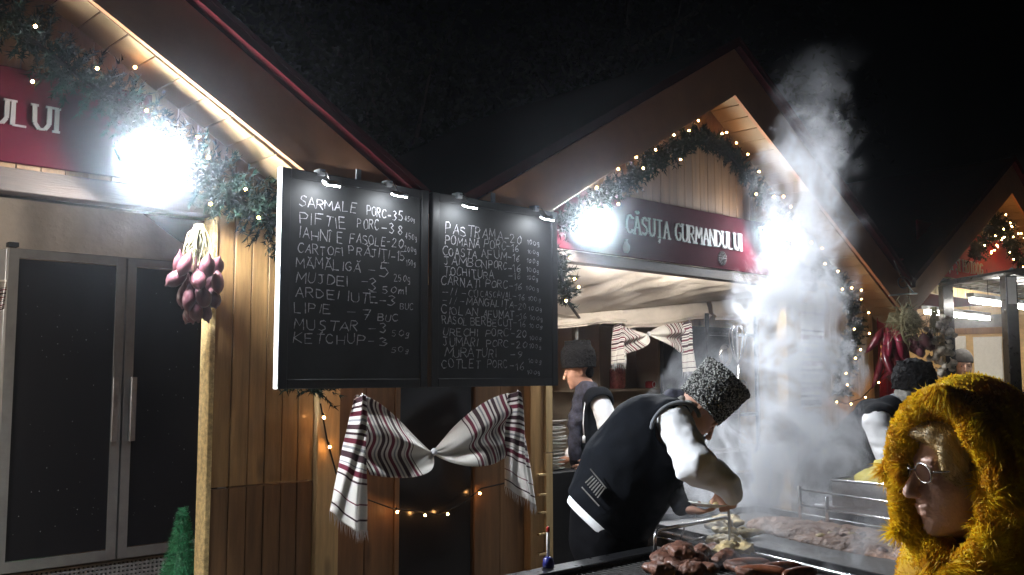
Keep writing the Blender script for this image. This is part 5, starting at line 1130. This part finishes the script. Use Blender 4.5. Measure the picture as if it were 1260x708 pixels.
# --- the cook at the right, half behind the yellow hood
y0 = 6.3
J = dict(pel=V3(2.13, y0, .95), che=V3(2.42, y0, 1.24), nek=V3(2.60, y0, 1.42), hed=V3(2.72, y0-.02, 1.52), sl=V3(2.50, y0+.19, 1.36), sr=V3(2.41, y0-.19, 1.34), el=V3(2.6, y0+.25, 1.1), er=V3(2.47, y0-.25, 1.06),
 wl=V3(2.78, y0+.15, .98), wr=V3(2.76, y0-.2, .98), hl=V3(2.12, y0+.1, .92), hr=V3(2.12, y0-.1, .92), kl=V3(2.2, y0+.11, .5), kr=V3(2.18, y0-.11, .5), al=V3(2.1, y0+.12, .09), ar=V3(2.08, y0-.12, .09),
 fwd=V3(.95, .25, -.35), up=V3(.3, 0, .95), fwd_t=V3(.8, 0, -.6), hl_d=(V3(.8, -.1, -.5), V3(0, -.9, -.2), 1, .5), hr_d=(V3(.8, .1, -.5), V3(0, .9, -.2), 1, .5))
m3 = thing('person', 'cook in curly black hat and black vest bending behind the polenta tray', 'person', (-.06, 0, 0), 0)
P, Rm = body(J, m3, 'skin', .008)
S = Sdf((1.75, y0-.45, .75), (2.85, y0+.45, 1.7), .011); torso(S, J, .055, belly=.03); S.cone((2.42, y0-.24, 1.32), (2.43, y0-.45, 1.28), .09, .10, k=.01, sub=True); S.cut((2.64, y0, 1.44), (.7, 0, .7)); S.cut((2.05, y0, .82), (-.5, 0, -.8)); S.noise(.007, 12); S.build('vest', M['vest'], m3)
S = Sdf((2.2, y0-.6, .85), (2.95, y0-.05, 1.6), .008); S.cone((2.40, y0-.19, 1.34), (2.47, y0-.26, 1.08), .09, .09, k=.03, wob=wb); S.cone((2.47, y0-.26, 1.08), (2.72, y0-.21, 1.0), .08, .05, k=.03, wob=wb); S.build('sleeve', M['shirt'], m3)
S = Sdf((2.2, y0+.0, .85), (2.95, y0+.5, 1.6), .011); S.cone((2.5, y0+.19, 1.34), (2.6, y0+.25, 1.1), .075, .07, k=.03); S.cone((2.6, y0+.25, 1.1), (2.75, y0+.17, 1.0), .065, .045, k=.03); S.build('sleeve', M['shirt'], m3)
hc = Vector(P(-.012, 0, .04)); hat(m3, hc, V3(.06, 0, 1), .118, .104, .16, 'blackfur', 'curly_black_hat', .005, .007, 60, brim=.05)
S = Sdf(np.array(P(0, 0, 0))-.25, np.array(P(0, 0, 0))+.25, .006); S.ell(P(-.07, 0, -.03), (.05, .075, .06), Rm, .01); S.noise(.006, 45); S.build('hair', M['greyhair'], m3)
S = Sdf((2.4, y0-.3, 1.3), (2.9, y0+.3, 1.6), .007); S.cone((2.575, y0, 1.40), (2.62, y0, 1.45), .085, .075, k=.01, wob=(.01, 26)); S.build('collar', M['vestedge'], m3)
legs_clothes(J, m3)
# --- the seller in the beanie inside the right stall
o4 = pt(1184, 449, 10.0); X, Y = o4.x, o4.y; Z = o4.z
J = dict(pel=V3(X, Y+.05, Z-.72), che=V3(X, Y+.03, Z-.38), nek=V3(X, Y+.02, Z-.17), hed=V3(X, Y, Z-.02), sl=V3(X+.19, Y+.05, Z-.27), sr=V3(X-.19, Y+.05, Z-.27), el=V3(X+.25, Y, Z-.53), er=V3(X-.25, Y, Z-.53),
 wl=V3(X+.15, Y-.18, Z-.68), wr=V3(X-.15, Y-.18, Z-.68), hl=V3(X+.1, Y+.05, Z-.77), hr=V3(X-.1, Y+.05, Z-.77), kl=V3(X+.1, Y+.05, .55), kr=V3(X-.1, Y+.05, .55), al=V3(X+.1, Y+.05, .12), ar=V3(X-.1, Y+.05, .12),
 fwd=V3(-.18, -1, -.12), up=V3(0, -.1, 1), fwd_t=V3(0, -1, 0), hl_d=(V3(-.3, -.9, -.2), V3(-.3, 0, -1), 1, .5), hr_d=(V3(.3, -.9, -.2), V3(.3, 0, -1), -1, .5))
m4 = thing('person', 'seller in a dark beanie and blue-grey scarf looking out of the right stall', 'person', (0, 0, 0), 0)
P, Rm = body(J, m4, 'skin_pale', .0075, 1.18)
S = Sdf((X-.5, Y-.4, Z-1.0), (X+.5, Y+.4, Z+.1), .011); torso(S, J, .05); 
for s_ in 'lr': limb(S, J['s'+s_], J['e'+s_], J['w'+s_], .06, .052, .04, .02, wob=(.01, 14))
S.cut((X, Y, Z-.17), (0, 0, 1)); S.cut((X, Y, Z-.9), (0, 0, -1)); S.build('jacket', M['vestedge'], m4)
S = Sdf((X-.3, Y-.3, Z-.4), (X+.3, Y+.3, Z), .009); S.cone((X, Y+.01, Z-.2), (X, Y, Z-.15), .115, .095, k=.01, wob=(.014, 18)); S.build('scarf', M['bluejacket'], m4)
S = Sdf(np.array(P(0, 0, 0))-.25, np.array(P(0, 0, 0))+.25, .006); S.ell(P(-.018, 0, .05), (.134, .112, .132), Rm, .01); S.cut(P(.09, 0, .048), np.array(-frame(J['fwd'], J['up'])[2])-.15*np.array(frame(J['fwd'], J['up'])[0])*-1); S.noise(.002, 50); S.build('beanie', M['beanie'], m4)
S = Sdf(np.array(P(0, 0, 0))-.25, np.array(P(0, 0, 0))+.25, .005); S.ell(P(.06, 0, -.085), (.04, .045, .035), Rm, .01); S.cut(P(.06, 0, -.07), np.array(frame(J['fwd'], J['up'])[2])); S.noise(.002, 90); S.build('beard', M['greyhair'], m4)
eyes(m4, P, Rm, 1.12); legs_clothes(J, m4)

# --- the woman in the yellow fur hood
f = V3(-.985, -.17, -.06).normalized(); fh = V3(-.84, -.54, -.05).normalized(); H = V3(.885, 1.885, 1.452)
lat = V3(.50, -.86, 0)
J = dict(pel=V3(1.12, 2.04, .84), che=V3(1.11, 2.02, 1.07), nek=V3(.96, 1.94, 1.28), hed=H, sl=V3(1.10, 2.02, 1.14)-lat*.17, sr=V3(1.10, 2.02, 1.14)+lat*.17, el=V3(1.06, 2.0, .92)-lat*.22, er=V3(1.06, 2.0, .92)+lat*.22,
 wl=V3(.93, 1.9, .80)-lat*.18, wr=V3(.93, 1.9, .80)+lat*.18, hl=V3(1.0, 2.0, .86)-lat*.1, hr=V3(1.0, 2.0, .86)+lat*.1, kl=V3(1.0, 2.0, .46)-lat*.1, kr=V3(1.0, 2.0, .46)+lat*.1, al=V3(1.0, 2.0, .09)-lat*.1, ar=V3(1.0, 2.0, .09)+lat*.1,
 fwd=f, up=V3(-.04, 0, 1), fwd_t=V3(-.95, -.3, 0), hl_d=(V3(-.7, -.4, -.5), V3(.5, -.86, 0), 1, .5), hr_d=(V3(-.7, -.4, -.5), V3(-.5, .86, 0), 1, .5))
m5 = thing('person', 'woman in sunglasses with a shaggy yellow fur hood and yellow coat in the right foreground', 'person', (0, 0, 0), 0)
P, Rm = body(J, m5, 'skin_pale', .0045, .98)
S = Sdf((.55, 1.5, .5), (1.4, 2.5, 1.45), .012); torso(S, J, .075, k=.06)
for s_ in 'lr': limb(S, J['s'+s_], J['e'+s_], J['w'+s_], .07, .06, .05, .025, wob=(.014, 11))
S.cone(J['pel'], Vector(J['pel'])-V3(0, 0, .35), .21, .25, k=.05); S.noise(.012, 9); S.build('coat', M['yellowcoat'], m5); legs_clothes(J, m5)
up_ = V3(-.04, 0, 1); ff, ll, uu = frame(f, up_)
ff, ll, uu = frame(fh, up_)
C = lambda x, y, z: H+ff*x+ll*y+uu*z
Rh = np.array([ff, ll, uu]).T
hood = Sdf(np.array(H)-.34, np.array(H)+.34, .007)
hood.ell(C(-.055, 0, .01), (.165, .135, .185), Rh, .02); hood.cone(C(-.05, 0, -.12), C(-.06, 0, -.19), .14, .17, k=.06)
hood.ell(C(.10, 0, -.005), (.19, .095, .145), Rh, .02, sub=True); hood.ell(C(-.02, 0, .01), (.125, .098, .135), Rh, .02, sub=True)
hd_ = hood.build('hood', M['fur'], m5)
fur_strands(hd_.data, 34000, .032, .0013, comb=tuple(-ff*.5+V3(0, 0, -.5)), seed=1, clump=.8, name='hood_fur', parent=m5, cf=22)
ring = Sdf(np.array(H)-.34, np.array(H)+.34, .007)
rp_ = [C(.062, .014+.098*math.cos(a), .158*math.sin(a)-.012) for a in np.linspace(0, 2*math.pi, 37)]
for a, b in zip(rp_, rp_[1:]): ring.cone(a, b, .030, .030, k=.012)
ring.noise(.008, 26); rg = ring.build('fur_trim', M['fur'], m5)
Hc = np.array(C(.02, 0, 0)); fn_ = np.array(ff)
fur_strands(rg.data, 76000, .038, .0013, comb=tuple(ff*.25), seed=2, clump=1.0, name='trim_fur', parent=m5, cf=24)
ff, ll, uu = frame(f, up_); Rh = np.array([ff, ll, uu]).T
S = Sdf(np.array(H)-.2, np.array(H)+.2, .0045); S.ell(C(.028, 0, .078), (.075, .078, .05), Rh, .01)
for y in (-1, 1): S.ell(C(.05, y*.062, .045), (.035, .02, .05), Rh, .015)
S.ell(C(.1, 0, .02), (.05, .052, .06), Rh, .015, sub=True); S.noise(.004, 45, 2, (1, 1, .3)); hr_ = S.build('hair', M['hair'], m5)
fur_strands(hr_.data, 16000, .05, .0007, comb=tuple(-f*.9+V3(0, 0, -1.2)), seed=9, clump=.7, mname='hair', name='hair_strands', parent=m5, cf=30)
gl_ = MB()
for y in (-1, 1):
    ring_ = [C(.112-.012*abs(math.cos(a))*0-.010, y*(.034+.025*math.cos(a)), .014+.018*math.sin(a)-.003*math.cos(a)) for a in np.linspace(0, 2*math.pi, 25)[:-1]]
    gl_.tube(ring_, .0018, 6, close=True); gl_.tube([C(.100, y*.061, .018), C(.05, y*.078, .018), C(-.01, y*.081, .015)], .002, 6)
gl_.tube([C(.104, -.009, .018), C(.112, 0, .021), C(.104, .009, .018)], .0018, 6)
g5 = gl_.build('sunglasses', M['chrome'], m5, smooth=True)
for y in (-1, 1): MB().slab([C(.102, y*(.034+.024*math.cos(a)), .014+.017*math.sin(a)) for a in np.linspace(0, 2*math.pi, 25)[:-1]], tuple(ff), .0015).build('lens', M['lens'], g5)

# ------------------------------------------------------------------ smoke: a rising column rooted on the griddle and grill
def smoke_material():
    m = bpy.data.materials.new('rising_smoke'); m.use_nodes = True; nt = m.node_tree; nt.nodes.clear(); N = nt.nodes.new; L = nt.links.new
    def math_(op, a, b=None, c=None, clamp=False):
        n = N('ShaderNodeMath'); n.operation = op; n.use_clamp = clamp
        for i, v in enumerate((a, b, c)):
            if v is None: continue
            if isinstance(v, (int, float)): n.inputs[i].default_value = v
            else: L(v, n.inputs[i])
        return n.outputs[0]
    def curve(x, pts, lo, hi):
        mr = N('ShaderNodeMapRange'); mr.inputs['From Min'].default_value = lo; mr.inputs['From Max'].default_value = hi; L(x, mr.inputs['Value'])
        fc = N('ShaderNodeFloatCurve'); cv = fc.mapping.curves[0]; P = [((z-lo)/(hi-lo), v) for z, v in pts]
        cv.points[0].location = P[0]; cv.points[-1].location = P[-1]
        for p in P[1:-1]: cv.points.new(*p)
        fc.mapping.update(); L(mr.outputs[0], fc.inputs['Value']); return fc.outputs[0]
    geo = N('ShaderNodeNewGeometry'); sp = N('ShaderNodeSeparateXYZ'); L(geo.outputs['Position'], sp.inputs[0]); x, y, z = sp.outputs
    st = N('ShaderNodeMapping'); st.inputs['Scale'].default_value = (1, 1, .82); L(geo.outputs['Position'], st.inputs[0])
    n1 = N('ShaderNodeTexNoise'); n1.inputs['Scale'].default_value = 1.9; n1.inputs['Detail'].default_value = 2; L(st.outputs[0], n1.inputs['Vector'])
    sub = N('ShaderNodeVectorMath'); sub.operation = 'SUBTRACT'; L(n1.outputs['Color'], sub.inputs[0]); sub.inputs[1].default_value = (.5, .5, .5)
    sc = N('ShaderNodeVectorMath'); sc.operation = 'SCALE'; L(sub.outputs[0], sc.inputs[0]); sc.inputs['Scale'].default_value = .85
    ad = N('ShaderNodeVectorMath'); ad.operation = 'ADD'; L(st.outputs[0], ad.inputs[0]); L(sc.outputs[0], ad.inputs[1])
    n2 = N('ShaderNodeTexNoise'); n2.inputs['Scale'].default_value = 5.4; n2.inputs['Detail'].default_value = 7; n2.inputs['Roughness'].default_value = .66; n2.inputs['Distortion'].default_value = .35; L(ad.outputs[0], n2.inputs['Vector'])
    # column centre and radius by height (0..1 values hold x-1 and r)
    cx = curve(z, [(.9, .38), (1.1, .44), (1.5, .53), (1.9, .55), (2.35, .59), (2.75, .66), (3.2, .70), (3.9, .72)], .9, 3.9)
    rr = curve(z, [(.9, .48), (1.05, .40), (1.4, .36), (1.9, .34), (2.35, .31), (2.75, .31), (3.1, .26), (3.9, .22)], .9, 3.9)
    dn = curve(z, [(.9, 0.440), (1.2, 0.760), (1.5, 0.960), (2.0, 0.880), (2.4, 0.496), (2.8, 0.38), (3.05, 0.17), (3.3, 0.03), (3.5, 0.0), (3.9, 0.0)], .9, 3.9)
    dx = math_('SUBTRACT', math_('SUBTRACT', x, cx), 1.0); dy = math_('SUBTRACT', y, 5.15)
    wob = math_('MULTIPLY', math_('SUBTRACT', n1.outputs['Fac'], .5), .55)
    r = math_('SQRT', math_('ADD', math_('MULTIPLY', dx, dx), math_('MULTIPLY', math_('MULTIPLY', dy, dy), .8)))
    prof = math_('SUBTRACT', 1.0, math_('DIVIDE', math_('ADD', r, wob), rr))
    body_ = math_('ADD', math_('MULTIPLY', prof, .95), math_('MULTIPLY', math_('SUBTRACT', n2.outputs['Fac'], .52), 5.6))
    col_ = math_('MULTIPLY', math_('POWER', math_('MAXIMUM', math_('MINIMUM', body_, 1.0), 0.0), 1.3), dn)
    soft_ = math_('MAXIMUM', math_('MINIMUM', math_('MULTIPLY', math_('ADD', prof, .12), 4.0), 1.0), 0.0)
    col_ = math_('MULTIPLY', col_, soft_)
    # low steam over grill and griddle
    zl = curve(z, [(.9, .85), (1.0, .7), (1.2, .45), (1.5, .30), (1.8, .12), (2.1, 0), (3.9, 0)], .9, 3.9)
    low = math_('MULTIPLY', math_('MAXIMUM', math_('SUBTRACT', n2.outputs['Fac'], .49), 0.0), math_('MULTIPLY', zl, 4.2))
    lx = math_('MULTIPLY', math_('MAXIMUM', math_('MINIMUM', math_('MULTIPLY', math_('SUBTRACT', x, .55), 3.0), 1.0), 0.0), math_('MAXIMUM', math_('MINIMUM', math_('MULTIPLY', math_('SUBTRACT', 1.75, x), 2.8), 1.0), 0.0))
    low = math_('MULTIPLY', low, lx)
    tot = math_('MULTIPLY', math_('ADD', math_('MULTIPLY', col_, 17.0), math_('MULTIPLY', low, 6.5)), 1.0)
    # fade towards the hull
    pv = N('ShaderNodeVolumePrincipled'); pv.inputs['Color'].default_value = (.93, .95, 1, 1); pv.inputs['Anisotropy'].default_value = .42; L(tot, pv.inputs['Density'])
    o = N('ShaderNodeOutputMaterial'); L(pv.outputs[0], o.inputs['Volume']); m.cycles.volume_step_rate = 1.0; return m
sm = MB(); prof_ = [(.93, 1.2, 4.7, 1.05, 1.25), (1.25, 1.3, 4.85, .95, 1.0), (1.6, 1.5, 5.1, .72, .62), (2.0, 1.6, 5.15, .62, .58), (2.5, 1.66, 5.15, .64, .62), (3.0, 1.72, 5.15, .62, .60), (3.6, 1.76, 5.15, .5, .5)]
ns = 20
for z, cx_, cy_, rx, ry in prof_: sm.v += [(cx_+rx*math.cos(k*2*math.pi/ns), cy_+ry*math.sin(k*2*math.pi/ns), z) for k in range(ns)]
for i in range(len(prof_)-1): sm.f += [(i*ns+k, i*ns+(k+1) % ns, (i+1)*ns+(k+1) % ns, (i+1)*ns+k) for k in range(ns)]
sm.f += [tuple(range(ns-1, -1, -1)), tuple((len(prof_)-1)*ns+k for k in range(ns))]
so = sm.build('smoke', smoke_material()); tag(so, 'tall column of white smoke rising from the grill and griddle', kind='stuff')
# thin haze of the night air, added and tuned so the lamps bloom
hm = bpy.data.materials.new('thin_haze'); hm.use_nodes = True; hm.node_tree.nodes.clear()
pv = hm.node_tree.nodes.new('ShaderNodeVolumePrincipled'); pv.inputs['Density'].default_value = .0034; pv.inputs['Color'].default_value = (.85, .9, 1, 1); pv.inputs['Anisotropy'].default_value = .98
oo = hm.node_tree.nodes.new('ShaderNodeOutputMaterial'); hm.node_tree.links.new(pv.outputs[0], oo.inputs['Volume'])
hz = MB().box(-62, 62, -52, 72, -1.3, 14).build('haze', hm); tag(hz, 'thin smoky night air added over the market for lamp glow', kind='stuff')
